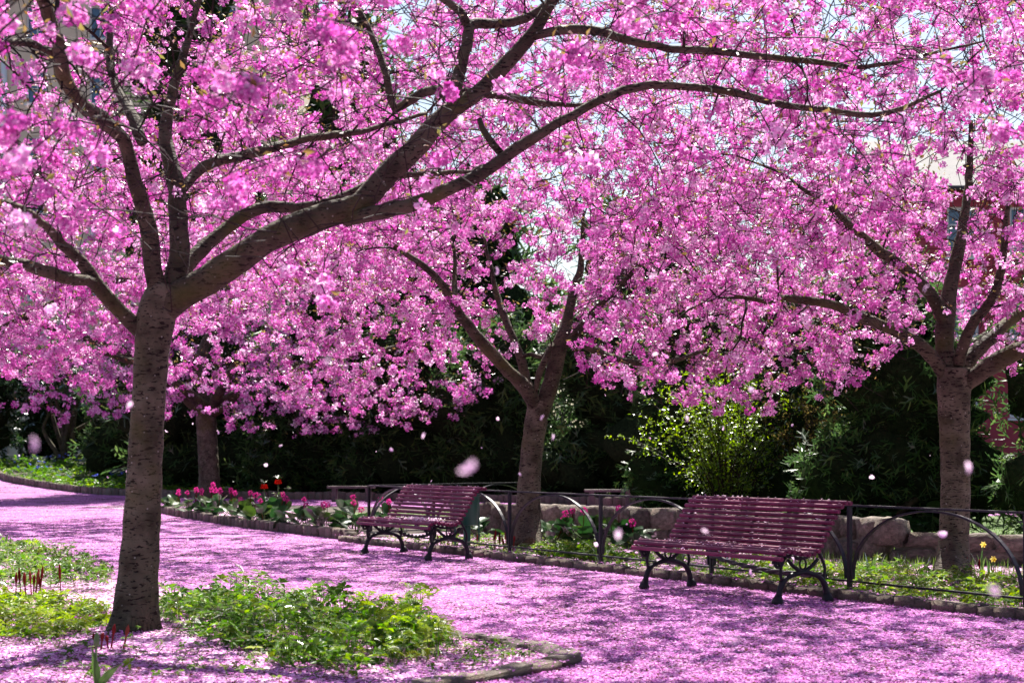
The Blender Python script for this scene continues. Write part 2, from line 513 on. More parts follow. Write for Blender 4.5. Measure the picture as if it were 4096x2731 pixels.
kerbA = [F0 - FN * .30 + FU * t for t in np.linspace(-4.6, 13, 8)]           # right-hand kerb line
kerbB = np.array([(-13.5, 44.0), (-10.4, 41.2), (-7.65, 37.1), (-4.9, 30.4), (-2.75, 26.2), (-2.35, 25.25)])
near_edge = np.array([(-14.0, 30.5), (-10.5, 28.2), (-7.6, 24.6), (-4.9, 18.6), (-2.67, 15.3), (-1.2, 12.9), (-.17, 11.75), (.30, 10.95), (.36, 10.6), (.20, 10.25), (-.28, 9.64), (-1.4, 8.3), (-3, 6.0)])
far_kerb = np.array([(-30, 75), (-24, 68.5), (-19.8, 64.0), (-17.6, 59.0), (-15.7, 56.5), (-10.1, 50.2), (-4.8, 47.2), (-.5, 45.0), (2.0, 42.3), (6.0, 39.5), (12, 36)])
path_out = [tuple(p[:2]) for p in kerbA[::-1]] + [tuple(p) for p in kerbB[::-1]] + [(-16, 47)] + [(-26, 64), (-24, 68.5)] + []
path_poly = [(p[0], p[1]) for p in far_kerb[1:11]] + [(30, 30), (30, 22), (12, 34), (4, 38.6), (-2, 40.5), (-6, 43.0)] \
    + [tuple(p) for p in kerbB[1:]] + [tuple(p[:2]) for p in kerbA] + [(12, 2), (0, 1), (-3, 2)] + [tuple(p) for p in near_edge[::-1]] + [(-20, 36), (-40, 60)]
# a grid sheet clipped to the path polygon would be heavier; the ngon lies 4 mm over the beds
PZ = 0.0


def inside(poly, x, y):
    x, y = np.asarray(x), np.asarray(y)
    c = np.zeros(x.shape, bool)
    j = len(poly) - 1
    for i in range(len(poly)):
        xi, yi = poly[i][:2]; xj, yj = poly[j][:2]
        c ^= ((yi > y) != (yj > y)) & (x < (xj - xi) * (y - yi) / (yj - yi + 1e-12) + xi)
        j = i
    return c


# the path follows the ground: triangulated grid strip over the polygon
def draped(name, poly, z, material, step, x0, x1, y0, y1):
    import bmesh
    bm = bmesh.new()
    vs_ = [bm.verts.new((p[0], p[1], 0)) for p in poly]
    f = bm.faces.new(vs_)
    bmesh.ops.triangulate(bm, faces=[f])
    for c in np.arange(y0, y1, step):
        bmesh.ops.bisect_plane(bm, geom=bm.verts[:] + bm.edges[:] + bm.faces[:], plane_co=(0, c, 0), plane_no=(0, 1, 0))
    for c in np.arange(x0, x1, step):
        bmesh.ops.bisect_plane(bm, geom=bm.verts[:] + bm.edges[:] + bm.faces[:], plane_co=(c, 0, 0), plane_no=(1, 0, 0))
    for v in bm.verts:
        v.co.z = z + float(ramp_z(v.co.x, v.co.y))
    bmesh.ops.recalc_face_normals(bm, faces=bm.faces[:])
    me = bpy.data.meshes.new(name)
    bm.to_mesh(me); bm.free()
    me.update()
    if sum(p.normal.z for p in me.polygons) < 0: me.flip_normals()
    me.materials.append(material)
    return tag(obj(name, me), kind='structure')


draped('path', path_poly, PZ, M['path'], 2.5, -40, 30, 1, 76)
near_bed = [tuple(p) for p in near_edge] + [(-8, 4), (-16, 14), (-18, 30)]
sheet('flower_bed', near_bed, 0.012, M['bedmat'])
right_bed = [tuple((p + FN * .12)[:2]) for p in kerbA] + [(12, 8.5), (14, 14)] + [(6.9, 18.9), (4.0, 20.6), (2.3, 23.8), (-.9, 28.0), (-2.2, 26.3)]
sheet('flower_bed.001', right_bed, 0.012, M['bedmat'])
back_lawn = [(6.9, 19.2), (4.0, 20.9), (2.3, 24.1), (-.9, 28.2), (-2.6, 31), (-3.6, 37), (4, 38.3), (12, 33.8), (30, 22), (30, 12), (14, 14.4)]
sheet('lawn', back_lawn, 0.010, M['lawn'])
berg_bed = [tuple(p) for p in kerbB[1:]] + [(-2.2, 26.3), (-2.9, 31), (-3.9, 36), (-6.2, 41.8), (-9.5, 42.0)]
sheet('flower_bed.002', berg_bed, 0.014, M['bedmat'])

# ------------------------------------------------------------------ stones
def stone_mesh(name, material, rough=.12, box=.55, seed=0):
    r = np.random.default_rng(seed)
    g = np.array((-1, 0, 1.0))
    V, idx = [], {}
    for x in g:
        for y in g:
            for z in g:
                if x or y or z:
                    v = np.array((x, y, z))
                    s = v / np.linalg.norm(v)
                    idx[(x, y, z)] = len(V)
                    V.append(v * box + s * (1 - box) + r.normal(0, rough, 3) * .5)
    Fq = []
    for ax in range(3):
        for sgn in (-1, 1):
            o = [a for a in range(3) if a != ax]
            for i in (-1, 0):
                for j in (-1, 0):
                    c = []
                    for di, dj in ((0, 0), (1, 0), (1, 1), (0, 1)):
                        k = [0, 0, 0]; k[ax] = sgn; k[o[0]] = i + di; k[o[1]] = j + dj
                        c.append(idx[tuple(float(t) for t in k)])
                    flip = (sgn > 0) == (ax == 1)
                    Fq.append(c[::-1] if flip else c)
    V = np.array(V) * .5
    return raw_mesh(name, V, [np.array(Fq)], material, True)


kerb_meshes = [stone_mesh('kerb_stone_shape', M['kerb'], .12, .86, s) for s in range(6)]
wall_meshes = [stone_mesh('wall_stone_shape', M['stone'], .16, .55, 20 + s) for s in range(8)]


def kerb(name, line, wid, hgt, length, label, nmax=300, gap=.012, zoff=0.0):
    root = empty(name, (line[0][0], line[0][1], 0))
    tag(root, label, 'kerb')
    pts = spline(np.array([(p[0], p[1], 0) for p in line]), .05)
    seg = np.linalg.norm(np.diff(pts, axis=0), axis=1)
    s = np.concatenate([[0], np.cumsum(seg)])
    t, n = 0.0, 0
    while t < s[-1] - .1 and n < nmax:
        L = length * rng.uniform(.75, 1.3)
        a = np.array([np.interp(t, s, pts[:, i]) for i in range(3)])
        b = np.array([np.interp(min(t + L, s[-1]), s, pts[:, i]) for i in range(3)])
        c = (a + b) / 2
        px, py, d = to_px(c)
        t += L
        if px[0] < -350 or px[0] > 4450 or c[1] < 5: continue
        o = obj('kerb_stone', kerb_meshes[rng.integers(6)], root)
        o.location = (c[0] - line[0][0] + rng.normal(0, .008), c[1] - line[0][1] + rng.normal(0, .008), hgt * .30 + zoff + float(ramp_z(c[0], c[1])) + rng.normal(0, .006))
        o.rotation_euler = (rng.normal(0, .03), rng.normal(0, .04), math.atan2(b[1] - a[1], b[0] - a[0]) + rng.normal(0, .03))
        o.scale = (L - gap, wid * rng.uniform(.9, 1.1), hgt * rng.uniform(.92, 1.1))
        TRIS[0] += 48
        n += 1
    return root


kerb('stone_kerb', kerbA, .16, .105, .25, 'kerb of rough grey blocks along the fence behind the two slatted benches')
kerb('stone_kerb', kerbB[2:], .16, .19, .24, 'kerb of dark blocks holding the bergenia bed beside the far bench')
kerb('stone_kerb', far_kerb[1:], .16, .26, .24, 'low dark block kerb at the far side of the path under the hedge')
kerb('stone_kerb', near_edge[4:12], .18, .062, .40, 'brown slab kerb curving round the nearest flower bed corner')


def stone_wall(name, a, b, h0, h1, label, sl=.42):
    a, b = np.array(a), np.array(b)
    root = empty(name, (a[0], a[1], 0))
    tag(root, label, 'wall')
    u = b - a; L = np.linalg.norm(u); u /= L
    ang = math.atan2(u[1], u[0])
    mb = MB()
    nrm = np.array((-u[1], u[0]))
    if nrm[1] < 0: nrm = -nrm
    V = []
    for s in (0.02, L - .02):
        hh = (h0 + (h1 - h0) * s / L) - .05
        for off in (.03, .25):
            for z in (-.05, hh):
                V.append((u[0] * s + nrm[0] * off, u[1] * s + nrm[1] * off, z))
    mb.add(V, [(0, 1, 3, 2), (4, 6, 7, 5), (0, 4, 5, 1), (2, 3, 7, 6), (1, 5, 7, 3)])
    mb.build('mortar', M['mortar'], root)
    rows = 2
    for r in range(rows):
        t = -rng.uniform(0, .2)
        while t < L:
            l = sl * rng.uniform(.6, 1.35)
            hh = h0 + (h1 - h0) * np.clip((t + l / 2) / L, 0, 1)
            split = .52 + rng.normal(0, .07)
            z0, z1 = (0, hh * split) if r == 0 else (hh * (.5 + rng.normal(0, .05)), hh)
            o = obj('wall_stone', wall_meshes[rng.integers(8)], root)
            s = t + l / 2
            off = .10 + rng.normal(0, .012)
            o.location = (u[0] * s + nrm[0] * off, u[1] * s + nrm[1] * off, (z0 + z1) / 2)
            o.rotation_euler = (rng.normal(0, .05), rng.normal(0, .10), ang + rng.normal(0, .05))
            o.scale = (l * 1.06, .30, (z1 - z0) * 1.1)
            TRIS[0] += 48
            t += l
    return root


stone_wall('stone_wall', (-.95, 27.6), (2.35, 23.6), .50, .52, 'low rubble stone wall behind the leaning cherry trunk and bergenias')
stone_wall('stone_wall', (2.4, 23.5), (4.35, 20.3), .50, .52, 'taller rubble stone wall seen behind the near bench')
stone_wall('stone_wall', (4.5, 20.2), (7.4, 18.4), .36, .38, 'low mossy stone wall behind the right-hand cherry trunk', .5)

# ------------------------------------------------------------------ fence
def fence(posts, label, height=.82):
    root = empty('iron_fence', posts[0])
    tag(root, label, 'fence')
    o0 = np.array(posts[0])
    zb = .13
    for i, p in enumerate(posts):
        mb = MB(); mb.bar(p - o0 + np.array((0, 0, -.03)), p - o0 + np.array((0, 0, height - .012)), .036, .036, up=FU)
        mb.build('post', M['iron'], root)
        if i + 1 == len(posts): break
        q_ = posts[i + 1]
        u = (q_ - p); L = np.linalg.norm(u); u /= L
        z = np.array((0, 0, 1.0))
        mb = MB(); mb.bar(p - o0 + z * height - u * .02, q_ - o0 + z * height - u * .022, .036, .018)
        mb.build('top_rail', M['iron'], root)
        mb = MB(); mb.bar(p - o0 + z * zb + u * .022, q_ - o0 + z * zb - u * .022, .026, .018)
        mb.build('bottom_rail', M['iron'], root)
        # half-round arch of flat bar
        th = np.linspace(0, np.pi, 29)
        a = L / 2 - .045
        c = (p + q_) / 2 - o0
        pts = np.array([c - u * a * math.cos(t) + z * (zb + .02 + (height - zb - .042) * math.sin(t) ** .92) for t in th])
        mb = MB()
        side = np.cross(u, z)
        T = np.gradient(pts, axis=0); T /= np.linalg.norm(T, axis=1)[:, None]
        Nn = np.cross(T, side)
        V = []
        for k in range(len(pts)):
            for s1, s2 in ((-1, -1), (1, -1), (1, 1), (-1, 1)):
                V.append(pts[k] + side * s1 * .018 + Nn[k] * s2 * .008)
        Fq = []
        for k in range(len(pts) - 1):
            for e in range(4):
                Fq.append((k * 4 + e, k * 4 + (e + 1) % 4, k * 4 + 4 + (e + 1) % 4, k * 4 + 4 + e))
        mb.add(V, Fq)
        mb.build('arch', M['iron'], root)
    return root


fence([fence_pt(k) for k in range(-2, 5)], 'black iron arched railing running along the path behind both benches')
fence([np.array((-2.11, 25.17, 0)), np.array((-.85, 26.6, 0)), np.array((.42, 28.0, 0))], 'short black iron railing turning back behind the leaning tree trunk')

# ------------------------------------------------------------------ benches
def bench(center, ang, half, label, pet_seed):
    root = empty('park_bench', (center[0], center[1], 0), ang)
    tag(root, label, 'bench', 'slatted park benches')
    # profile (v = depth, z): seat then back; local x = length, y = depth (positive away from the path)
    seat = [(-.335, .372), (-.305, .420), (-.250, .437), (-.193, .432), (-.136, .421), (-.079, .410), (-.022, .403), (.036, .408)]
    back = [(.085, .430), (.122, .475), (.155, .523), (.186, .572), (.216, .621), (.246, .670), (.276, .719), (.308, .767), (.346, .812), (.398, .842), (.452, .838)]
    hs = half + .10
    th = np.arange(8) * np.pi / 4 + np.pi / 8
    prof = [(-hs, 0.0), (hs, 0.0)]
    mb = MB(); mb.tube([(-hs, 0, 0), (hs, 0, 0)], .0205, 8)
    sm = mb.mesh('slat', M['slat'])
    for i, (v, z) in enumerate(seat + back):
        o = obj('slat', sm, root, (rng.normal(0, .003), v, z + .02))
        o.rotation_euler = (rng.normal(0, .05), 0, 0)
    full = np.array(seat[:1] + seat[1:] + back)
    for sx in (-1, 1):
        x = sx * (half - .02)
        # flat iron strip carrying the slats
        mb = MB()
        pts = spline(np.array([(x, v, z - .018) for v, z in full[::2]]), .05)
        mb.tube(pts, .018, 6)
        mb.build('slat_bearer', M['cast'], root, True)
        for sy in (-1, 1):
            mb = MB()
            foot = np.array((x, sy * .27, 0.0))
            leg = [(x, sy * .272, .055, .030), (x, sy * .262, .11, .026), (x, sy * .235, .17, .027), (x, sy * .19, .215, .023), (x, sy * .12, .243, .022), (x, sy * .03, .262, .024), (x, -sy * .03, .275, .020),
                   (x, -sy * .10, .315, .018), (x, -sy * .17, .375, .016)]
            lp = spline(np.array(leg), .02)
            mb.tube(lp[:, :3], lp[:, 3], 8)
            leg_o = mb.build('leg', M['cast'], root, True)
            fb = MB()
            fb.tube([(x, sy * .285, 0), (x, sy * .285, .018), (x, sy * .280, .045), (x, sy * .272, .075)], [.052, .054, .044, .030], 10)
            fb.build('foot', M['cast'], leg_o, True)
            # thin upright from knee to seat
            bp_ = MB()
            top = (x, sy * .20, .40) if sy < 0 else (x, .16, .47)
            kp = spline(np.array([(x, sy * .232, .175), (x, sy * .252, .26), (x, sy * .24, .33), top]), .03)
            bp_.tube(kp, .014, 6)
            bp_.build('brace', M['cast'], root, True)
        # ring in the middle of the crossing
        rm = MB()
        a = np.linspace(0, 2 * np.pi, 15)
        rm.tube(np.stack([np.full(15, x), .0 + .036 * np.cos(a), .335 + .048 * np.sin(a)], -1), .009, 6, cap=False)
        rm.build('ring', M['cast'], root, True)
        sc = MB()
        a = np.linspace(0, 3.2 * np.pi, 30)
        rr = np.linspace(.045, .012, 30)
        sc.tube(np.stack([np.full(30, x), -.285 - rr * np.cos(a) * 1.0, .345 + rr * np.sin(a)], -1), .016, 6)
        sc.build('scroll', M['cast'], root, True)
    mb = MB()
    bp = np.array([(0, v + .012, z - .012) for v, z in (seat[-2:] + back)])
    mb.tube(spline(bp, .05), .017, 4)
    mb.build('middle_bearer', M['cast'], root)
    # petals lying on the slats
    n = 260
    k = rng.integers(0, len(full), n)
    x = rng.uniform(-hs, hs, n)
    R = rand_rot(n, .5)
    pos = np.stack([x, full[k, 0] + rng.normal(0, .008, n), full[k, 1] + .049], -1)
    return root, pos, R


BANG = math.atan2(-.854, .52)
KITE = np.array([[(0, -.5, 0), (.36, .05, .10), (0, .5, .03), (-.36, .05, .10)]]) * 1.0
b1, pp1, pr1 = bench((2.02, 15.68), BANG, 1.0, 'dark maroon slatted park bench in front, nearer the camera on the right', 1)
b2, pp2, pr2 = bench((-1.22, 21.57), BANG, .88, 'maroon slatted park bench farther back, with wilted petals heaped on its seat', 2)


def bench_petals(b, pos, R, label, extra=None):
    if extra is not None:
        pos = np.vstack([pos, extra]); R = np.concatenate([R, rand_rot(len(extra), 1.2)])
    c, s = math.cos(b.rotation_euler.z), math.sin(b.rotation_euler.z)
    Q = place(KITE, pos, rng.uniform(.018, .030, len(pos)), R)
    x, y = Q[..., 0].copy(), Q[..., 1].copy()
    Q[..., 0] = c * x - s * y + b.location.x
    Q[..., 1] = s * x + c * y + b.location.y
    tag(quads_obj('fallen_petals', Q, M['airborne'], tint=rng.uniform(0, 1, len(Q))), label, 'petals', kind='stuff')


bench_petals(b1, pp1, pr1, 'loose pale petals lying on the slats of the near bench')
ex = np.stack([np.clip(rng.normal(.45, .28, 260), -.7, .95), rng.normal(-.14, .07, 260), .47 + rng.uniform(0, .035, 260)], -1)
bench_petals(b2, pp2, pr2, 'heap of faded petals on the seat of the far bench', ex)


def chain(p, q_, sag, label):
    p, q_ = np.array(p, float), np.array(q_, float)
    t = np.linspace(0, 1, 26)[:, None]
    pts = p + (q_ - p) * t - np.array((0, 0, 1)) * sag * 4 * t * (1 - t)
    mb = MB()
    for ph in (0, np.pi):
        a = t[:, 0] * 30 + ph
        o = np.stack([np.cos(a) * .012, np.sin(a) * .012, np.sin(a) * .012], -1)
        mb.tube(pts + o, .016, 6)
    tag(mb.build('security_chain', M['cast'], smooth=True), label, 'chain')


bu, bv = np.array((math.cos(BANG), math.sin(BANG), 0)), np.array((-math.sin(BANG), math.cos(BANG), 0))
chain(np.array((2.02, 15.68, .23)) + bu * .98 + bv * .25, fence_pt(2) + np.array((0, 0, .25)) + FU * -.03, .05, 'sleeved chain tying the near bench to the fence post')
chain(np.array((-1.22, 21.57, .27)) - bu * .86 + bv * .22, fence_pt(-1) + np.array((0, 0, .22)), .06, 'sleeved chain tying the far bench to the fence post')

# ------------------------------------------------------------------ cherry trees
LIMBS_PX = []      # (px, py, d, halfwidth px) of the traced limbs, kept clear of blossom on the camera side


def petal_cluster(nf, npet, R, seed, psize):
    """ball of nf flowers with npet petals each, radius about 1 unit"""
    r = np.random.default_rng(seed)
    Q = []
    for i in range(nf):
        v = r.normal(0, 1, 3); v /= np.linalg.norm(v)
        v[2] = v[2] * .85 - .1
        c = v * r.uniform(.45, .80)
        n = v + r.normal(0, .30, 3); n /= np.linalg.norm(n)
        a = np.cross(n, (.3, .5, .81)); a /= np.linalg.norm(a); b = np.cross(n, a)
        ph = r.uniform(0, 6.28)
        for k in range(npet):
            t = ph + k * 2 * np.pi / npet + r.normal(0, .2)
            dirv = a * math.cos(t) + b * math.sin(t)
            side = -a * math.sin(t) + b * math.cos(t)
            up = n * r.uniform(.15, .8)
            L = psize * r.uniform(.75, 1.2)
            dv = dirv + up; dv /= np.linalg.norm(dv)
            Q.append([c, c + dv * L * .6 + side * L * .42, c + dv * L * 1.02, c + dv * L * .6 - side * L * .42])
    return np.array(Q)


NEAR_T = [petal_cluster(20, 5, 1, s, .40) for s in range(6)]        # 102 petals
MID_T = [petal_cluster(13, 3, 1, 40 + s, .50) for s in range(8)]    # 30
FAR_T = [petal_cluster(8, 2, 1, 80 + s, .70) for s in range(6)]    # 14
OUT_T = [petal_cluster(5, 2, 1, 120 + s, 1.1) for s in range(4)]    # 8
LEAF = np.array([[(0, 0, 0), (.22, .5, .08), (0, 1.0, -.05), (-.22, .5, .08)]])


def grow_tree(name, trunk, limbs, vols, label, n2, n3, spacing, csize, zmin, seed, sides=14, droop=.12, keep=1.0, group='cherry trees', clear=.85, second=(.012, .03)):
    """trunk, limbs: rows (x, y, z, r). vols: list of (centre, radii, weight)"""
    global rng
    rng = np.random.default_rng(seed)
    base = np.array(trunk[0][:3])
    root = empty(name, base)
    tag(root, label, 'tree', group)
    # --- trunk with flare and lumps
    tp = spline(np.array(trunk), .035)
    th = np.arange(40) * 2 * np.pi / 40
    prof = np.ones((len(tp), 40))
    zz = tp[:, 2] - base[2]
    for k in range(1, 5):
        prof += (.035 / k ** .5) * np.sin(k * th[None, :] + zz[:, None] * rng.uniform(-.8, .8) * 2 + rng.uniform(0, 6.28))
    fl = np.exp(-np.maximum(zz, 0) / .26)[:, None]
    prof += fl * (.18 + .22 * np.cos(5 * th[None, :] + rng.uniform(0, 6)) * (np.cos(2 * th[None, :]) * .5 + .5))
    prof += .02 * np.sin(zz[:, None] * 23 + np.sin(2 * th)[None, :]) + rng.normal(0, .010, prof.shape) + .03 * np.exp(-np.maximum(zz, 0) / .5)[:, None] * np.sin(9 * th[None, :] + 3 * np.sin(zz * 5)[:, None])
    mb = MB(); mb.tube(tp[:, :3] - base, tp[:, 3], 40, prof=prof)
    mb.build('trunk', M['trunk'], root, True)
    nodes, nrad = [], []
    for k in range(0, len(tp)):
        if zz[k] > zz[-1] * .85: nodes.append(tp[k, :3]); nrad.append(tp[k, 3])
    lim_nodes = []
    for L in limbs:
        L = np.array(L)
        sp = spline(L, .09)
        wob = np.cumsum(rng.normal(0, .006, (len(sp), 3)), axis=0)
        wob -= np.linspace(0, 1, len(sp))[:, None] * wob[-1]
        sp[:, :3] += wob
        pr = 1 + rng.normal(0, .03, (len(sp), sides)) + .05 * np.sin(np.arange(len(sp)) * .7 + rng.uniform(0, 6))[:, None]
        mb = MB(); mb.tube(sp[:, :3] - base, sp[:, 3], sides, prof=pr)
        mb.build('limb', M['bark'], root, True)
        lim_nodes.append(sp)
        nodes += list(sp[2:, :3]); nrad += list(sp[2:, 3])
        px, py, d = to_px(sp[:, :3])
        LIMBS_PX.append(np.stack([px, py, d, sp[:, 3] * FPX / d, np.full(len(px), clear)], -1))
    px, py, d = to_px(tp[:, :3])
    LIMBS_PX.append(np.stack([px, py, d, tp[:, 3] * FPX / d, np.full(len(px), clear)], -1))

    ws = np.array([v[2] for v in vols], float); ws /= ws.sum()

    def sample(n):
        out = []
        while len(out) < n:
            k = rng.choice(len(vols), p=ws)
            c, r, _ = vols[k]
            v = rng.normal(0, 1, 3); v /= np.linalg.norm(v)
            p = np.array(c) + v * np.array(r) * rng.uniform(0, 1) ** (1 / 3.4)
            if p[2] < zmin(p[0], p[1]) + rng.exponential(.28) or p[1] < 3.5: continue
            out.append(p)
        return np.array(out)

    nodes = np.array(nodes); nrad = np.array(nrad)
    tw = MB()
    paths = []

    def attach(t, start, r0, r1, lift, nseg):
        dvec = t - start
        L = np.linalg.norm(dvec)
        c1 = start + dvec * .35 + np.array((0, 0, lift * L)) + rng.normal(0, .07 * L, 3)
        c2 = start + dvec * .72 + np.array((0, 0, lift * L * .9)) + rng.normal(0, .06 * L, 3)
        s = np.linspace(0, 1, nseg + 1)[:, None]
        pts = (1 - s) ** 3 * start + 3 * (1 - s) ** 2 * s * c1 + 3 * (1 - s) * s * s * c2 + s ** 3 * t
        pts[1:-1] += rng.normal(0, .012 * max(L, .3), (nseg - 1, 3))
        rad = np.linspace(r0, r1, nseg + 1)
        return pts, rad

    # --- secondary branches, nearest first so that they grow outwards
    T2 = sample(n2)
    dmin = np.array([np.min(np.linalg.norm(nodes - t, axis=1)) for t in T2])
    for i in np.argsort(dmin):
        t = T2[i]
        dd = np.linalg.norm(nodes - t, axis=1) + .5 * np.maximum(nodes[:, 2] - t[2], 0) * .5
        j = np.argmin(dd + rng.uniform(0, .25, len(dd)))
        L = np.linalg.norm(nodes[j] - t)
        if L < .3: continue
        r0 = min(nrad[j] * .75, second[0] * .6 + .008 * L)
        ns = int(np.clip(L / .16, 4, 16))
        pts, rad = attach(t, nodes[j], r0, .005, droop, ns)
        tw.tube(pts - base, rad, 5, cap=False)
        nodes = np.vstack([nodes, pts[1:]]); nrad = np.concatenate([nrad, rad[1:]])
        paths.append((pts, L, .45))
    # --- twigs
    T3 = sample(n3)
    n_old = len(nodes)
    dmin = np.array([np.min(np.linalg.norm(nodes - t, axis=1)) for t in T3])
    for i in np.argsort(dmin):
        t = T3[i]
        dd = np.linalg.norm(nodes - t, axis=1)
        j = np.argmin(dd + rng.uniform(0, .12, len(dd)))
        L = dd[j]
        if L < .12: continue
        ns = int(np.clip(L / .14, 3, 8))
        pts, rad = attach(t, nodes[j], min(nrad[j] * .8, .0095), .0038, droop * .8, ns)
        ppx, ppy, pd = to_px(pts)
        vis = (ppx.max() > -250) & (ppx.min() < 4350) & (ppy.max() > -250)
        if vis: tw.tube(pts - base, rad, 3, cap=False)
        nodes = np.vstack([nodes, pts[1::2]]); nrad = np.concatenate([nrad, rad[1::2]])
        paths.append((pts, L, .12))
        if vis and pd.min() < 34:
            for k in range(2):                                    # thin crooked side shoots
                a = pts[rng.integers(1, len(pts))]
                v = rng.normal(0, 1, 3) * np.array((1, 1, .7)); v /= np.linalg.norm(v)
                l = rng.uniform(.12, .38)
                b1_ = a + v * l * .5 + rng.normal(0, .03, 3)
                b2_ = b1_ + (v + rng.normal(0, .45, 3)) * l * .5
                tw.tube(np.array([a, b1_, b2_]) - base, np.array((.0045, .0038, .0025)), 3, cap=False)
    tag(tw.build('twigs', M['twig'], root), kind='stuff')
    # --- blossom clusters along the twigs
    pos = []
    for pts, L, t0 in paths:
        n = max(1, int(L * (1 - t0) / spacing + rng.uniform(0, 1)))
        s = rng.uniform(t0, 1.02, n) * (len(pts) - 1)
        i = np.clip(s.astype(int), 0, len(pts) - 2)
        f = (s - i)[:, None]
        p = pts[i] * (1 - f) + pts[i + 1] * f
        p += rng.normal(0, .03, p.shape) + np.array((0, 0, -.035))
        pos.append(p)
    pos = np.concatenate(pos)
    return root, base, pos, csize


def dress(root, base, pos, csize, seed, trim=True, near_scale=1.0):
    global rng
    rng = np.random.default_rng(seed)
    px, py, d = to_px(pos)
    if trim:
        allp = np.concatenate(LIMBS_PX)
        drop = np.zeros(len(pos), bool)
        rad = csize * FPX / d * .6
        for a in allp[::2]:
            hit = (d < a[2] + .08) & ((px - a[0]) ** 2 + (py - a[1]) ** 2 < (a[3] * 1.0 + rad) ** 2)
            drop |= hit & (HASH[:len(pos)] < a[4])
        pos, px, py, d = pos[~drop], px[~drop], py[~drop], d[~drop]
    vis = (px > -180) & (px < 4280) & (py > -180) & (py < 2900) & (d > 3)
    lods = [(NEAR_T, vis & (d < 9.5), 1.0), (MID_T, vis & (d >= 9.5) & (d < 32), 1.0), (FAR_T, vis & (d >= 32), 1.0), (OUT_T, ~vis, 1.1)]
    Q, tint = [], []
    for T, msk, k in lods:
        idx = np.nonzero(msk)[0]
        if T is OUT_T: idx = idx[rng.uniform(0, 1, len(idx)) < .5]
        g = rng.integers(0, len(T), len(idx))
        for v in range(len(T)):
            ix = idx[g == v]
            if not len(ix): continue
            sc = csize * .5 * k * rng.uniform(.55, 1.25, len(ix))
            q_ = place(T[v], pos[ix], sc, rand_rot(len(ix), .6))
            q_ = q_.reshape(len(ix), len(T[v]), 4, 3)
            Q.append(q_.reshape(-1, 4, 3))
            base_t = np.clip(rng.normal(.50, .22, len(ix)), 0, 1)[:, None]
            tint.append(np.clip(base_t + rng.normal(0, .25, (len(ix), len(T[v]))), 0, 1).ravel())
    Q = np.concatenate(Q) - base; tint = np.concatenate(tint)
    tag(quads_obj('blossom', Q, M['petal'], root, tint), kind='stuff')
    # young bronze leaves
    iv = np.nonzero(vis & (d < 60))[0]
    iv = np.repeat(iv, 5)
    iv = iv[rng.uniform(0, 1, len(iv)) < .7]
    lp = pos[iv] + rng.normal(0, csize * .45, (len(iv), 3)) + np.array((0, 0, csize * .35))
    lq = place(LEAF, lp, rng.uniform(.028, .062, len(iv)) * (1 + np.clip(d[iv] - 15, 0, 40) * .015), rand_rot(len(iv)))
    tag(quads_obj('young_leaves', lq - base, M['bronze'], root, rng.uniform(0, 1, len(lq))), kind='stuff')
    return len(Q)


HASH = np.random.default_rng(3).uniform(0, 1, 200000)


def FL(rows):
    """limb rows (fx, fy, depth, radius) in full-view pixels -> world"""
    return [tuple(F(a, b, d)) + (r,) for a, b, d, r in rows]


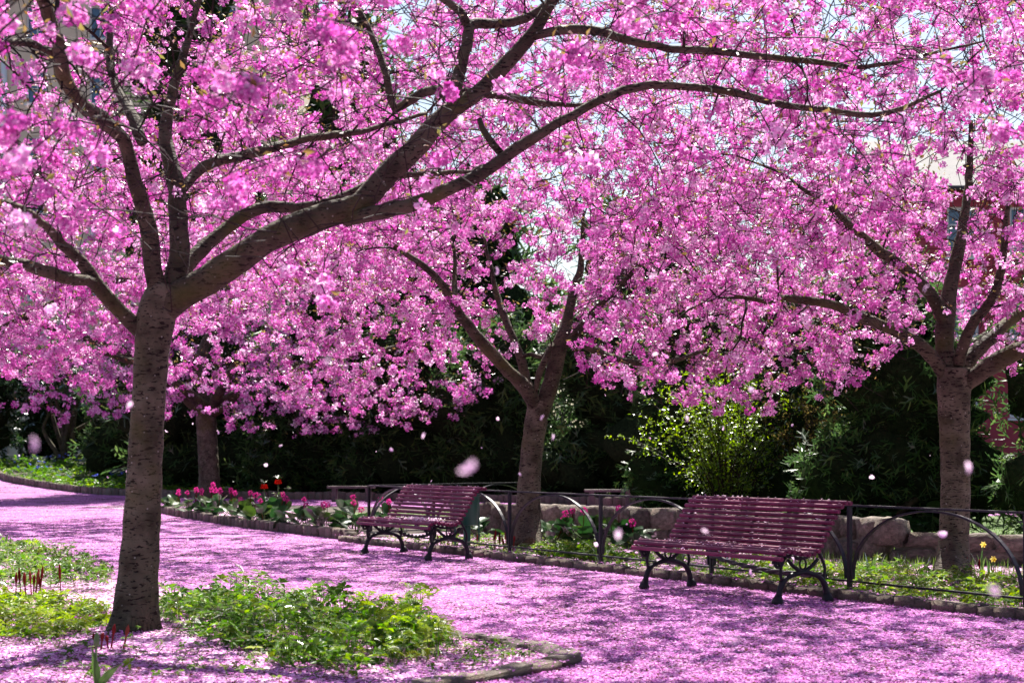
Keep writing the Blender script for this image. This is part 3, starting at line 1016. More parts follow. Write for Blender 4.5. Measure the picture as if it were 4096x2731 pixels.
dA = 12.5
A_trunk = [tuple(G(531, 2522)[:2]) + (-.05, .165), tuple(F(313, 1360, dA)) + (.143,), tuple(F(325, 1200, dA)) + (.130,), tuple(F(333, 1050, dA)) + (.123,), tuple(F(342, 900, dA)) + (.120,), tuple(F(350, 790, dA)) + (.128,), tuple(F(360, 720, dA)) + (.142,), tuple(F(385, 655, dA)) + (.12,)]
A_limbs = [FL(x) for x in [
    [(375, 725, 12.5, .10), (420, 685, 12.45, .105), (480, 650, 12.4, .105), (560, 600, 12.3, .104), (650, 552, 12.2, .098), (740, 515, 12.2, .092), (830, 478, 12.2, .090), (900, 402, 12.2, .082), (970, 330, 12.2, .074), (1025, 268, 12.2, .068), (1100, 208, 12.2, .058), (1170, 145, 12.2, .052), (1235, 65, 12.2, .045), (1290, -40, 12.2, .036), (1380, -200, 12.0, .02)],
    [(790, 500, 12.2, .05), (850, 492, 12.1, .055), (930, 478, 12.0, .050), (1010, 448, 11.9, .048), (1090, 405, 11.9, .046), (1150, 362, 11.9, .042), (1240, 305, 11.9, .036), (1340, 245, 11.9, .032), (1420, 210, 12.0, .030), (1520, 195, 12.0, .028), (1620, 200, 12.1, .028), (1700, 215, 12.2, .027), (1800, 240, 12.3, .025), (1900, 250, 12.3, .023), (2000, 267, 12.4, .021), (2070, 250, 12.4, .016), (2160, 210, 12.4, .012)],
    [(1035, 262, 12.2, .045), (1045, 190, 12.3, .046), (1065, 110, 12.4, .044), (1078, 62, 12.5, .042), (1120, 58, 12.6, .036), (1180, 52, 12.7, .034), (1235, 25, 12.8, .032), (1310, -50, 12.9, .022)],
    [(1078, 65, 12.5, .035), (1055, 30, 12.5, .030), (1000, -10, 12.6, .024), (900, -80, 12.8, .016)],
    [(1225, 85, 12.2, .03), (1290, 68, 12.1, .034), (1370, 70, 12.0, .032), (1450, 95, 11.9, .029), (1540, 112, 11.9, .027), (1640, 122, 11.9, .026), (1750, 130, 12.0, .024), (1860, 148, 12.0, .022), (1990, 152, 12.0, .016), (2120, 130, 12.0, .011), (2260, 95, 12.0, .007)],
    [(1040, 235, 12.3, .03), (1010, 205, 12.6, .034), (960, 215, 12.9, .034), (908, 245, 13.1, .034), (895, 190, 13.1, .028), (870, 120, 13.2, .026), (845, 60, 13.3, .023), (800, -20, 13.4, .017)],
    [(1030, 210, 12.7, .03), (1090, 216, 12.8, .032), (1160, 222, 12.9, .030), (1230, 235, 13.0, .028), (1290, 240, 13.1, .018), (1380, 235, 13.2, .010)],
    [(1100, 275, 12.1, .02), (1120, 315, 12.0, .024), (1150, 352, 11.95, .026)],
    [(405, 650, 12.6, .06), (440, 590, 12.8, .058), (515, 530, 13.0, .052), (590, 485, 13.1, .046), (680, 482, 13.2, .040), (760, 468, 13.2, .036), (830, 430, 13.3, .03), (940, 405, 13.5, .024), (1080, 395, 13.8, .016)],
    [(390, 690, 12.5, .08), (400, 640, 12.55, .082), (412, 560, 12.6, .078), (408, 470, 12.7, .068), (395, 390, 12.8, .060), (380, 310, 12.9, .052), (400, 220, 13.0, .040), (440, 100, 13.2, .028), (470, -60, 13.3, .015)],
    [(365, 690, 12.5, .07), (350, 620, 12.45, .068), (345, 540, 12.4, .062), (325, 460, 12.3, .056), (300, 390, 12.2, .052), (285, 330, 12.1, .05), (240, 285, 11.8, .052), (185, 245, 11.4, .050), (145, 190, 11.0, .048), (128, 120, 10.6, .045), (100, 40, 10.2, .040), (60, -60, 9.7, .032), (60, -180, 8.6, .022), (200, -260, 7.2, .012)],
    [(330, 330, 12.1, .04), (300, 260, 12.3, .040), (265, 200, 12.6, .034), (250, 120, 12.8, .025), (255, 20, 13.0, .016)],
    [(128, 125, 10.65, .03), (90, 110, 10.5, .030), (45, 100, 10.3, .024), (-40, 110, 10.0, .016)],
    [(330, 765, 12.5, .055), (300, 735, 12.45, .060), (255, 685, 12.3, .056), (215, 640, 12.1, .052), (185, 598, 12.0, .042), (140, 560, 11.8, .036), (100, 515, 11.6, .030), (40, 480, 11.2, .022), (-60, 440, 10.4, .014)],
    [(218, 645, 12.1, .035), (175, 642, 11.9, .044), (120, 628, 11.7, .042), (55, 607, 11.4, .040), (-20, 595, 11.1, .034), (-130, 580, 10.6, .022)],
    [(405, 450, 12.7, .03), (470, 382, 13.0, .042), (560, 358, 13.3, .040), (650, 335, 13.6, .036), (750, 312, 13.9, .032), (850, 300, 14.2, .024), (980, 260, 14.6, .014)],
]]
A_vols = [((-3.2, 14.0, 4.6), (4.2, 3.2, 2.3), 1.0), ((0.6, 14.2, 4.6), (4.2, 3.0, 1.9), .95), ((3.2, 13.2, 4.0), (2.8, 2.6, 1.4), .42),
          ((-1.5, 6.6, 2.75), (1.1, 1.2, .75), .06), ((-1.9, 9.2, 3.1), (1.8, 1.6, 1.2), .17), ((-2.6, 10.2, 2.7), (1.2, 1.6, 1.0), .10), ((.2, 9.5, 3.6), (3.2, 1.4, .8), .14), ((2.4, 9.0, 3.5), (1.6, 1.2, .8), .07),
          ((0, 10, 6.2), (6, 5, 1.3), .22)]  # unseen top lobe, kept for the shade it throws on the foreground
treeA = grow_tree('cherry_tree', A_trunk, A_limbs, A_vols, 'large near cherry tree with a thick limb sweeping right across the picture', 260, 2300, .108, .118,
                  lambda x, y: 2.5 if y > 10.5 and x > -3.2 else (2.0 if y < 10.5 else 2.15), 11, 16, clear=.95)

dB = 24.0
B_trunk = [tuple(G(2108, 2186)[:2]) + (-.05, .20), tuple(F(1212, 1190, dB)) + (.175,), tuple(F(1216, 1100, dB)) + (.155,), tuple(F(1224, 1020, dB)) + (.150,), tuple(F(1234, 955, dB)) + (.155,), tuple(F(1240, 920, dB)) + (.14,)]
B_limbs = [FL(x) for x in [
    [(1236, 945, 24, .10), (1215, 905, 23.9, .105), (1185, 872, 23.8, .095), (1145, 832, 23.6, .088), (1100, 785, 23.4, .080), (1062, 738, 23.2, .074), (1035, 690, 23.0, .062), (1005, 645, 22.8, .052), (965, 605, 22.5, .042), (900, 560, 22.2, .028)],
    [(1242, 945, 24, .12), (1262, 890, 24, .122), (1275, 835, 24, .118), (1285, 790, 24, .105), (1300, 740, 24.1, .085), (1310, 680, 24.3, .065), (1330, 600, 24.5, .048), (1340, 500, 24.8, .03)],
    [(1282, 815, 24, .07), (1310, 785, 23.9, .072), (1345, 790, 23.7, .062), (1395, 818, 23.5, .055), (1450, 834, 23.3, .05), (1500, 832, 23.1, .042), (1550, 825, 22.9, .034), (1620, 805, 22.7, .022)],
    [(1222, 905, 24.1, .06), (1205, 850, 24.2, .066), (1188, 795, 24.3, .060), (1165, 745, 24.4, .054), (1145, 695, 24.6, .046), (1130, 630, 24.8, .034), (1110, 540, 25, .02)],
    [(1228, 900, 23.9, .04), (1238, 855, 23.8, .045), (1256, 815, 23.8, .045), (1268, 790, 23.9, .04)],
    [(1300, 790, 24, .06), (1335, 750, 23.8, .055), (1380, 700, 23.5, .046), (1440, 640, 23.2, .036), (1500, 570, 22.9, .024)],
    [(1195, 820, 24.2, .03), (1220, 815, 24.3, .035), (1245, 822, 24.2, .035), (1262, 800, 24.1, .04)],
    [(1062, 738, 23.2, .045), (1050, 700, 23.5, .042), (1048, 640, 23.9, .034), (1040, 560, 24.3, .022)],
]]
B_vols = [((.1, 24.2, 5.0), (4.6, 4.0, 2.6), 1.0), ((-3.0, 24.5, 3.6), (2.6, 3.0, 1.7), .42), ((3.2, 23.5, 3.6), (2.6, 2.6, 1.6), .42), ((-.8, 24.5, 7.2), (5.0, 4.0, 1.6), .34)]
treeB = grow_tree('cherry_tree', B_trunk, B_limbs, B_vols, 'cherry tree with a leaning forked trunk standing behind the iron fence', 190, 2100, .112, .14,
                  lambda x, y: 1.62, 12, 12, clear=.72)

dC = 17.8
C_trunk = [tuple(G(3806, 2318)[:2]) + (-.05, .19), tuple(F(2190, 1250, dC)) + (.155,), tuple(F(2194, 1120, dC)) + (.150,), tuple(F(2192, 1000, dC)) + (.152,), tuple(F(2190, 900, dC)) + (.165,), tuple(F(2190, 845, dC)) + (.16,)]
C_limbs = [FL(x) for x in [
    [(2180, 880, 17.8, .07), (2150, 832, 17.7, .07), (2110, 792, 17.6, .065), (2050, 757, 17.5, .060), (1990, 733, 17.3, .055), (1940, 708, 17.2, .05), (1880, 692, 17.0, .044), (1810, 685, 16.9, .036), (1760, 692, 16.7, .028), (1690, 680, 16.6, .018)],
    [(2180, 870, 17.8, .10), (2172, 800, 17.85, .10), (2175, 740, 17.9, .095), (2182, 680, 18.0, .085), (2200, 600, 18.1, .07), (2215, 520, 18.2, .056), (2225, 420, 18.4, .042), (2230, 280, 18.6, .026)],
    [(2174, 770, 17.9, .06), (2150, 700, 17.8, .066), (2105, 645, 17.7, .062), (2055, 602, 17.6, .056), (2010, 570, 17.5, .05), (1965, 530, 17.4, .04), (1900, 470, 17.2, .028), (1820, 420, 17.0, .016)],
    [(2205, 890, 17.8, .10), (2245, 858, 17.7, .098), (2300, 822, 17.5, .092), (2360, 798, 17.3, .082), (2440, 770, 17.1, .06), (2560, 720, 16.9, .03)],
    [(2200, 860, 17.9, .07), (2235, 815, 18.0, .075), (2280, 775, 18.1, .07), (2330, 735, 18.3, .06), (2400, 690, 18.5, .045), (2500, 610, 18.7, .02)],
    [(2195, 850, 17.8, .06), (2215, 790, 17.6, .058), (2245, 735, 17.4, .054), (2280, 690, 17.2, .05), (2298, 640, 17.1, .042), (2310, 560, 17.0, .034), (2320, 440, 16.9, .02)],
]]
C_vols = [((4.4, 17.9, 4.7), (4.2, 3.4, 2.5), 1.0), ((2.2, 17.4, 3.0), (2.1, 2.2, 1.35), .38), ((5.4, 17.0, 6.1), (4.0, 3.4, 1.1), .22), ((6.4, 17.2, 2.5), (1.5, 1.8, 1.0), .2)]
treeC = grow_tree('cherry_tree', C_trunk, C_limbs, C_vols, 'straight cherry tree at the right edge beside the iron arches and daffodils', 160, 1750, .110, .13,
                  lambda x, y: 1.45 if x < 3.6 else (1.5 if x > 5.4 else 2.1), 13, 12, clear=.72)

dD = 48.6
Dx = (836 - HX) * dD / FPX
D_trunk = [(Dx, dD, -.05, .36), (Dx + .02, dD, .5, .30), (Dx - .02, dD, 1.4, .28), (Dx - .06, dD, 2.2, .28), (Dx - .1, dD, 2.7, .27)]
D_limbs = [[(Dx - .1, dD, 2.4, .2), (Dx - 1.2, dD - .4, 3.4, .17), (Dx - 3.0, dD - .8, 4.4, .12), (Dx - 5.5, dD - 1.2, 5.2, .06)],
           [(Dx, dD, 2.4, .2), (Dx + 1.4, dD - .5, 3.2, .16), (Dx + 3.4, dD - 1, 3.9, .12), (Dx + 6.0, dD - 1.5, 4.3, .06)],
           [(Dx - .05, dD, 2.5, .2), (Dx - .3, dD + .3, 4.0, .17), (Dx + .3, dD + .8, 5.6, .11), (Dx, dD + 1, 7.4, .05)],
           [(Dx, dD, 2.5, .15), (Dx + .9, dD - 1.5, 3.6, .12), (Dx + 1.6, dD - 3.2, 4.2, .06)],
           [(Dx, dD, 2.5, .15), (Dx - 1, dD - 1.6, 3.5, .12), (Dx - 2.4, dD - 3.2, 4.0, .06)]]
D_vols = [((Dx + .3, dD, 5.2), (7.6, 4.6, 2.9), 1.0), ((Dx + 4.6, dD - 1, 3.4), (4.0, 3.4, 1.7), .5), ((Dx - 4.0, dD - 1, 3.6), (4.0, 3.0, 1.6), .4), ((Dx + 3.0, dD - 2.5, 2.8), (5.0, 2.4, 1.1), .35), ((Dx, dD, 8.4), (6, 4, 1.6), .3)]
treeD = grow_tree('cherry_tree', D_trunk, D_limbs, D_vols, 'distant cherry tree with a purplish trunk beyond the bergenia bed', 150, 1400, .14, .21,
                  lambda x, y: 1.62 if x > Dx + 1 else 1.95, 14, 10, clear=.3)

# one more cherry beyond the lawn closes the view to the right
Ex, dE = 8.2, 36.0
E_trunk = [(Ex, dE, -.05, .28), (Ex, dE, .8, .22), (Ex - .05, dE, 2.2, .20)]
E_limbs = [[(Ex, dE, 2.0, .15), (Ex - 1.2, dE - .3, 3.2, .11), (Ex - 3.2, dE - .6, 4.4, .05)], [(Ex, dE, 2.0, .15), (Ex + 1.3, dE, 3.4, .11), (Ex + 3.2, dE, 4.6, .05)], [(Ex, dE, 2.0, .15), (Ex, dE + .4, 4, .12), (Ex - .3, dE + .4, 6.4, .05)]]
E_vols = [((Ex - .8, dE, 5.0), (6.2, 3.4, 2.6), 1.0), ((Ex - 3.6, dE - .6, 3.2), (3.0, 2.4, 1.3), .4)]
treeE = grow_tree('cherry_tree', E_trunk, E_limbs, E_vols, 'cherry tree far behind the fence, glimpsed between the nearer crowns', 80, 650, .11, .20, lambda x, y: 1.95, 15, 10, clear=0.0)

Hx, dH = -11.6, 32.0
H_trunk = [(Hx, dH, -.05, .28), (Hx, dH, .8, .22), (Hx + .05, dH, 2.2, .20)]
H_limbs = [[(Hx, dH, 2.0, .15), (Hx + 1.2, dH - .3, 3.0, .11), (Hx + 3.4, dH - .3, 4.2, .07), (Hx + 6.5, dH + .8, 5.2, .04)], [(Hx, dH, 2.0, .15), (Hx - 1.3, dH, 3.4, .11), (Hx - 3.2, dH, 4.6, .05)], [(Hx, dH, 2.0, .15), (Hx, dH + .4, 4, .12), (Hx + .3, dH + .4, 6.4, .05)]]
H_vols = [((Hx + .6, dH, 4.6), (4.8, 3.8, 2.2), 1.0), ((Hx + 3.4, dH - .6, 3.6), (2.4, 2.6, 1.3), .4), ((Hx + 6.2, dH + 2, 5.9), (5.0, 5.0, 2.2), 1.7)]  # last lobe enlarged to throw shade on the path
treeH = grow_tree('cherry_tree', H_trunk, H_limbs, H_vols, 'cherry crown reaching in from beyond the left edge above the path', 120, 1500, .095, .19, lambda x, y: 2.35, 16, 10, clear=0.0)
nq = 0
for i, t in enumerate((treeA, treeB, treeC, treeD, treeE, treeH)):
    n_ = dress(*t, seed=100 + i)
    nq += n_
    print('TREE', i, len(t[2]), n_)
rng = np.random.default_rng(77)

# ------------------------------------------------------------------ shrubs, hedges, conifers
def ball_leaves(c, r, n, tmpl, size, flat=1.0, shell=.45):
    v = rng.normal(0, 1, (n, 3)); v /= np.linalg.norm(v, axis=1)[:, None]
    p = np.array(c) + v * np.array(r) * (shell + (1 - shell) * rng.uniform(0, 1, (n, 1)) ** .5)
    return place(tmpl, p, rng.uniform(size * .6, size * 1.3, n), rand_rot(n, np.pi * flat))


SPRAY = np.array([[(0, 0, 0), (.10, .3, 0), (0, .75, -.05), (-.10, .3, 0)], [(0, .2, 0), (.38, .55, .02), (.42, .68, 0), (.10, .40, 0)], [(0, .2, 0), (-.10, .40, 0), (-.42, .68, 0), (-.38, .55, .02)],
                  [(0, .5, -.02), (.22, .85, 0), (.18, .98, -.05), (.02, .7, 0)], [(0, .5, -.02), (-.02, .7, 0), (-.18, .98, -.05), (-.22, .85, 0)]])
LEAF5 = np.concatenate([place(LEAF, np.zeros((1, 3)), [1.0], np.array([[[math.cos(a), -math.sin(a) * .9, 0], [math.sin(a), math.cos(a) * .9, 0], [0, .3, 1]]])) for a in np.arange(5) * 1.2566])


def shrub(name, label, cat, base, lobes, n, tmpl, size, m, group=None, stems=5, stem_r=.05, spread=.5, shell=.45, twist=.08, core=0):
    """lobes: list of (dx, dy, z, rx, ry, rz)"""
    base = np.array(base, float)
    root = empty(name, base)
    tag(root, label, cat, group)
    vol = np.array([l[3] * l[4] * l[5] for l in lobes]) ** .7
    vol /= vol.sum()
    Q = [ball_leaves(l[:3], l[3:], int(n * v), tmpl, size, shell=shell) for l, v in zip(lobes, vol)]
    Q = np.concatenate(Q)
    Q = Q[Q[..., 2].min(axis=1) > .02]
    tint = np.clip(rng.normal(.5, .25, len(Q)), 0, 1)
    if core:  # solid lobes close the gaps; interior shade is put into their colour
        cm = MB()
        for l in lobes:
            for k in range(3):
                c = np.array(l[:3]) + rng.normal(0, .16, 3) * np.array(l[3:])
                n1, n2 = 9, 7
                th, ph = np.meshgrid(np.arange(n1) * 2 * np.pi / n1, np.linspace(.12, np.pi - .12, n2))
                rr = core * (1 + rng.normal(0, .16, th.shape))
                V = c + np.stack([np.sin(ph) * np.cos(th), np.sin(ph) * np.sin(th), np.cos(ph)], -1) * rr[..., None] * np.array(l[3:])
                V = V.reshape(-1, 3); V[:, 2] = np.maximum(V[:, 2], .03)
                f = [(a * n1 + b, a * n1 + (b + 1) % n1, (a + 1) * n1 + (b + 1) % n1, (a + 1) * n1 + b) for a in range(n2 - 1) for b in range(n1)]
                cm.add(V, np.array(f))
        co = cm.build('shade_core', M['inner'], root, True)
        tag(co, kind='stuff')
    tag(quads_obj('foliage', Q, m, root, tint), kind='stuff')
    for k in range(stems):
        l = lobes[k % len(lobes)]
        a = rng.uniform(0, 6.28)
        tgt = np.array(l[:3]) + rng.normal(0, .3, 3) * np.array(l[3:])
        s0 = np.array((math.cos(a) * spread * .25, math.sin(a) * spread * .25, -.05))
        mid = s0 * 1.6 + (tgt - s0) * np.array((.3, .3, .45)) + rng.normal(0, twist * 2, 3)
        m2 = s0 + (tgt - s0) * np.array((.6, .6, .75)) + rng.normal(0, twist * 2, 3)
        pts = spline(np.array([s0, mid, m2, tgt]), .12)
        mb = MB(); mb.tube(pts, np.linspace(stem_r, stem_r * .3, len(pts)), 7)
        mb.build('stem', M['twig'] if stem_r < .03 else M['bark'], root, True)
    return root


# dark conifer hedge behind the path
hx = [(-13.0, 60.5), (-9.2, 54.0), (-6.0, 51.5), (-3.0, 50.0), (-.2, 48.3), (2.6, 46.0), (5.2, 44.0)]
hl = ['dark conifer bush behind the twisted shrubs at the far left bed', 'dark yew bush just behind the distant cherry trunk', 'dark yew bush above the pair of crown imperials',
      'dark yew bush behind the wooden backless bench on the left', 'dark yew bush directly behind the far slatted bench', 'dark yew bush behind the leaning cherry trunk', 'dark yew bush to the left of the light green shrub']
for (x, y), l in zip(hx, hl):
    z0 = float(ramp_z(x, y))
    h = rng.uniform(4.6, 5.6)
    shrub('yew_bush', l, 'bush', (x, y, z0), [(0, 0, 1.2, 2.3, 1.6, 1.4), (rng.normal(0, .4), 0, 2.6, 2.1, 1.5, 1.5), (rng.normal(0, .5), .2, h - 1.2, 1.7, 1.3, 1.4), (-1.2, -.3, .8, 1.2, 1.2, .9), (1.2, -.3, .8, 1.2, 1.2, .9)],
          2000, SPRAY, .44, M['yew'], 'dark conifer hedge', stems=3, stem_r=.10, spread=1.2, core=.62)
# tall dark conifers close the gaps; one is added to shade the distant cherry
for x, y, hh, l in [(-14.5, 80, 9.5, 'tall dark conifer far behind the left bed'), (-5.2, 55.8, 17.0, 'very tall dark conifer added behind the distant cherry crown for its shade'), (-10.6, 55.8, 21.0, 'very tall conifer showing between the blossoms at the upper left'), (-1.0, 58, 11.5, 'tall dark conifer behind the forked tree crown, on its left'), (4.6, 56, 10.5, 'tall dark conifer behind the forked tree crown, on its right'), (10.0, 50, 6.5, 'tall dark conifer left of the red house')]:
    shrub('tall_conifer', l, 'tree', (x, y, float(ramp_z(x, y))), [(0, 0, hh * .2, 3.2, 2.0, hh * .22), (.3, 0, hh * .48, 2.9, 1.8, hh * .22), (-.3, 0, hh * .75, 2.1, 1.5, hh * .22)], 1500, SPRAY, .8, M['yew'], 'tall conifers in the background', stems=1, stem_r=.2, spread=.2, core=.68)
cx_ = [(10.6, 30.0, 'conifer at the right edge in front of the red house', .9), (3.9, 33.0, 'dark conifer behind the low wall to the right of the light green shrub', 1.0), (6.1, 27.0, 'dense conifer behind the right-hand wall, left of the straight trunk', 1.0), (8.6, 24.6, 'dense conifer behind the right-hand wall, right of the straight trunk', 1.0), (5.6, 31.5, 'tall conifer standing back between the two slatted-bench shrubs', 1.15)]
for x, y, l, s in cx_:
    shrub('conifer_bush', l, 'bush', (x, y, 0), [(0, 0, 1.0, 1.7 * s, 1.3, 1.1), (.2, 0, 2.3, 1.6 * s, 1.2, 1.3), (-.2, .2, 3.4, 1.2 * s, 1.0, 1.3), (-1.0, -.5, .7, .9, .8, .8), (1.0, -.4, .8, .9, .8, .8)],
          2700, SPRAY, .26, M['yew'], 'conifers beyond the stone wall', stems=2, stem_r=.09, spread=1.0, core=.62)

# light green spring shrub
def airy_shrub(name, label, base, n, h, spread, m, leaf, per, seed):
    global rng
    rng = np.random.default_rng(seed)
    root = empty(name, base)
    tag(root, label, 'shrub')
    Q = []
    for k in range(n):
        a = rng.uniform(0, 6.28); out = spread * rng.uniform(.15, 1.0); hh = h * rng.uniform(.55, 1.0) * (1.15 - .45 * out / spread)
        e = np.array((math.cos(a) * out, math.sin(a) * out * .7, hh))
        s0 = np.array((math.cos(a), math.sin(a), 0)) * .10
        pts = spline(np.array([s0, s0 + (e - s0) * np.array((.18, .18, .4)) + rng.normal(0, .05, 3), s0 + (e - s0) * np.array((.55, .55, .78)) + rng.normal(0, .06, 3), e]), .12)
        mb = MB(); mb.tube(pts, np.linspace(.016, .003, len(pts)), 5, cap=False)
        tips = [pts[len(pts) // 4:]]
        for j in range(per):
            p0 = pts[rng.integers(len(pts) // 4, len(pts))]
            v = (e - s0) * np.array((.4, .4, .3)) / h + rng.normal(0, .55, 3) * np.array((1, 1, .6)); v /= np.linalg.norm(v) + 1e-9
            L = rng.uniform(.2, .65)
            t = np.linspace(0, 1, 5)[:, None]
            sp = p0 + v * L * t + np.array((0, 0, -.10)) * t * t * L + rng.normal(0, .012, (5, 3)) * t
            mb.tube(sp, np.linspace(.005, .002, 5), 3, cap=False)
            tips.append(sp)
        mb.build('stem', M['twig'], root)
        for sp in tips:
            m_ = int(len(sp) * 2.2)
            f = rng.uniform(0, len(sp) - 1.01, m_); i_ = f.astype(int)
            p = sp[i_] + (sp[i_ + 1] - sp[i_]) * (f - i_)[:, None] + rng.normal(0, .015, (m_, 3))
            Q.append(place(LEAF, p, leaf * rng.uniform(.6, 1.3, m_), rand_rot(m_)))
    Q = np.concatenate(Q)
    tag(quads_obj('foliage', Q, m, root, np.clip(rng.normal(.55, .25, len(Q)), 0, 1)), kind='stuff')


airy_shrub('spring_shrub', 'airy light green shrub with fresh leaves rising behind the near bench', (3.75, 30.0, 0), 74, 3.3, 2.0, M['spring'], .062, 9, 31)
airy_shrub('budding_shrub', 'thin brownish shrub with olive buds right of the light green shrub', (5.35, 29.6, 0), 26, 3.0, 1.2, M['olive'], .05, 8, 32)
rng = np.random.default_rng(78)

# shrubs with twisted bare stems in the raised far bed
for x, y, s, l in [(-17.3, 66.0, 1.0, 'old shrub with twisted bare stems in the far left bed'), (-14.6, 65.0, .9, 'smaller twisted shrub with two crooked stems beside the boulder'), (-11.3, 62.0, .85, 'shrub with leaning bare stems left of the distant trunk')]:
    z0 = float(ramp_z(x, y))
    shrub('twisted_shrub', l, 'shrub', (x, y, z0), [(-1.3 * s, 0, 3.2 * s, 1.5, 1.2, 1.0), (1.0 * s, 0, 3.4 * s, 1.6, 1.2, 1.0), (0, .3, 4.2 * s, 1.7, 1.2, .9), (1.8 * s, 0, 2.6 * s, .8, .8, .6)],
          1500, LEAF5, .18, M['rhodo'], 'shrubs with bare twisted stems', stems=9, stem_r=.11, spread=.9, twist=.16)
for x, y, l in [(-21.0, 66.5, 'leafy green rhododendron at the far left edge of the bed'), (-18.9, 70.5, 'dark rhododendron behind the twisted shrub'), (-13.5, 71.0, 'dark rhododendron behind the smaller twisted shrub'), (-9.0, 66.0, 'dark rhododendron behind the leaning bare stems'), (-24.5, 72.0, 'dark rhododendron closing the far left end of the path')]:
    z0 = float(ramp_z(x, y))
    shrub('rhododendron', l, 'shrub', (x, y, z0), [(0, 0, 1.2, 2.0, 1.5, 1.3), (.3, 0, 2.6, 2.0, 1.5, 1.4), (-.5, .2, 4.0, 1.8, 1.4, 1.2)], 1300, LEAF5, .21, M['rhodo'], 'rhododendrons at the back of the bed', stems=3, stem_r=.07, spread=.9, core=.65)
b_ = stone_mesh('boulder', M['stone'], .2, .4, 91)
for px, py, s, l in [(400, 1902, (.75, .6, .6), 'rounded boulder in the far left bed, left of the near trunk'), (495, 1880, (.45, .5, .75), 'mossy boulder half hidden by the near trunk'), (720, 1930, (.8, .6, .5), 'low dark boulder left of the distant trunk')]:
    d = 60.0
    p = P(px, py, d)
    o = obj('boulder', b_, None, (p[0], d, float(ramp_z(p[0], d)) + s[2] * .3))
    o.scale = s
    tag(o, l, 'rock', 'boulders in the bed')

# ------------------------------------------------------------------ ground cover
def compound(n, w):
    """pinnate leaf, unit length"""
    out = []
    for i in range(n):
        t = .25 + .7 * i / (n - 1)
        z = .22 * math.sin(t * 2.6)
        L = w * (1.1 - abs(t - .5) * .9)
        for s in (-1, 1):
            out.append([(0, t, z), (s * L * .45, t + .10, z + .06), (s * L, t + .12, z + .01), (s * L * .5, t - .02, z + .03)])
    out.append([(0, .93, .12), (.09, 1.05, .12), (0, 1.2, .06), (-.09, 1.05, .12)])
    out.append([(-.012, 0, 0), (.012, 0, 0), (.008, .95, .13), (-.008, .95, .13)])
    return np.array(out)


def trifol():
    out = []
    for a in (-1.9, -.75, 0, .75, 1.9):
        c, s = math.cos(a), math.sin(a)
        R = np.array([[c, -s, 0], [s, c, 0], [0, 0, 1]])
        k = np.array([(0, .03, 0), (.20, .38, .10), (0, .78, -.04), (-.20, .38, .10)])
        out.append(k @ R.T)
    return np.array(out)


COMP, TRI = compound(6, .34), trifol()


def cover(label, pts, h, tmpls, size, m=None, tilt=.9, cat='ground cover', name='ground_cover', layers=True, tint_mu=.5):
    """leaves on short stalks over the ground points"""
    pts = np.asarray(pts, float)
    n = len(pts)
    Q, tint = [], []
    g = rng.integers(0, len(tmpls), n)
    hh = h * rng.uniform(.25, 1.0, n) if np.isscalar(h) else h
    for v, T in enumerate(tmpls):
        ix = np.nonzero(g == v)[0]
        if not len(ix): continue
        p = pts[ix].copy(); p[:, 2] += hh[ix]
        q_ = place(T, p, size * rng.uniform(.65, 1.3, len(ix)), rand_rot(len(ix), tilt))
        Q.append(q_)
        tint.append(np.clip(np.repeat(rng.normal(tint_mu, .2, len(ix)), len(T)) + rng.normal(0, .1, len(q_)), 0, 1))
    # stalks
    k = rng.uniform(0, 1, n) < .3
    ps = pts[k]; hs = hh[k]
    st = np.zeros((len(ps), 4, 3)); off = rng.normal(0, .02, (len(ps), 2)); ww = .003
    st[:, 0] = ps; st[:, 1] = ps; st[:, 2] = ps; st[:, 3] = ps
    st[:, 0, 0] -= ww; st[:, 1, 0] += ww; st[:, 2, 0] += ww; st[:, 3, 0] -= ww
    st[:, 2:, 2] += hs[:, None]; st[:, 0:2, :2] += off[:, None, :]
    Q.append(st); tint.append(np.full(len(st), .3))
    o = quads_obj(name, np.concatenate(Q), m or M['cover'], tint=np.concatenate(tint))
    return tag(o, label, cat, kind='stuff')


def scatter_px(n, poly_px, z=.012):
    """random ground points inside a photo-pixel outline, uniform on the ground"""
    P_ = np.array([G(a, b)[:2] for a, b in poly_px])
    lo, hi = P_.min(0), P_.max(0)
    out = np.zeros((0, 2))
    while len(out) < n:
        c = rng.uniform(lo, hi, (n * 3, 2))
        out = np.vstack([out, c[inside(P_, c[:, 0], c[:, 1])]])
    return np.concatenate([out[:n], np.full((n, 1), z)], 1)


def hump(pts, h, scale=1.0):
    """uneven plant height"""
    return h * (.55 + .45 * np.sin(pts[:, 0] * 4.1 * scale + 1.3) * np.sin(pts[:, 1] * 3.3 * scale)) * rng.uniform(.08, 1.1, len(pts))


p = scatter_px(2000, [(650, 2430), (780, 2400), (1100, 2410), (1400, 2440), (1700, 2500), (1790, 2570), (1700, 2650), (1400, 2690), (1150, 2680), (950, 2620), (750, 2540), (640, 2490)])
cover('bushy green patch of feathery leaves filling the front of the near bed', p, hump(p, .25), [COMP, TRI, TRI], .085)
p = scatter_px(420, [(1450, 2500), (1700, 2500), (1800, 2570), (1760, 2650), (1560, 2680), (1480, 2600)])
cover('yellowish feathery plants at the right tip of the near patch', p, hump(p, .30), [COMP, COMP, TRI], .095, tint_mu=.95)
p = scatter_px(1300, [(-60, 2190), (150, 2185), (300, 2235), (440, 2290), (440, 2345), (300, 2340), (200, 2360), (-60, 2360)])
cover('leafy green ground cover left of the near trunk along the path edge', p, hump(p, .20), [TRI, TRI, COMP], .075)
p = scatter_px(900, [(-60, 2380), (200, 2400), (420, 2430), (440, 2500), (250, 2560), (-60, 2560)])
cover('pale low leaves in front of the left edge of the near bed', p, hump(p, .10), [TRI], .07, tint_mu=.85)
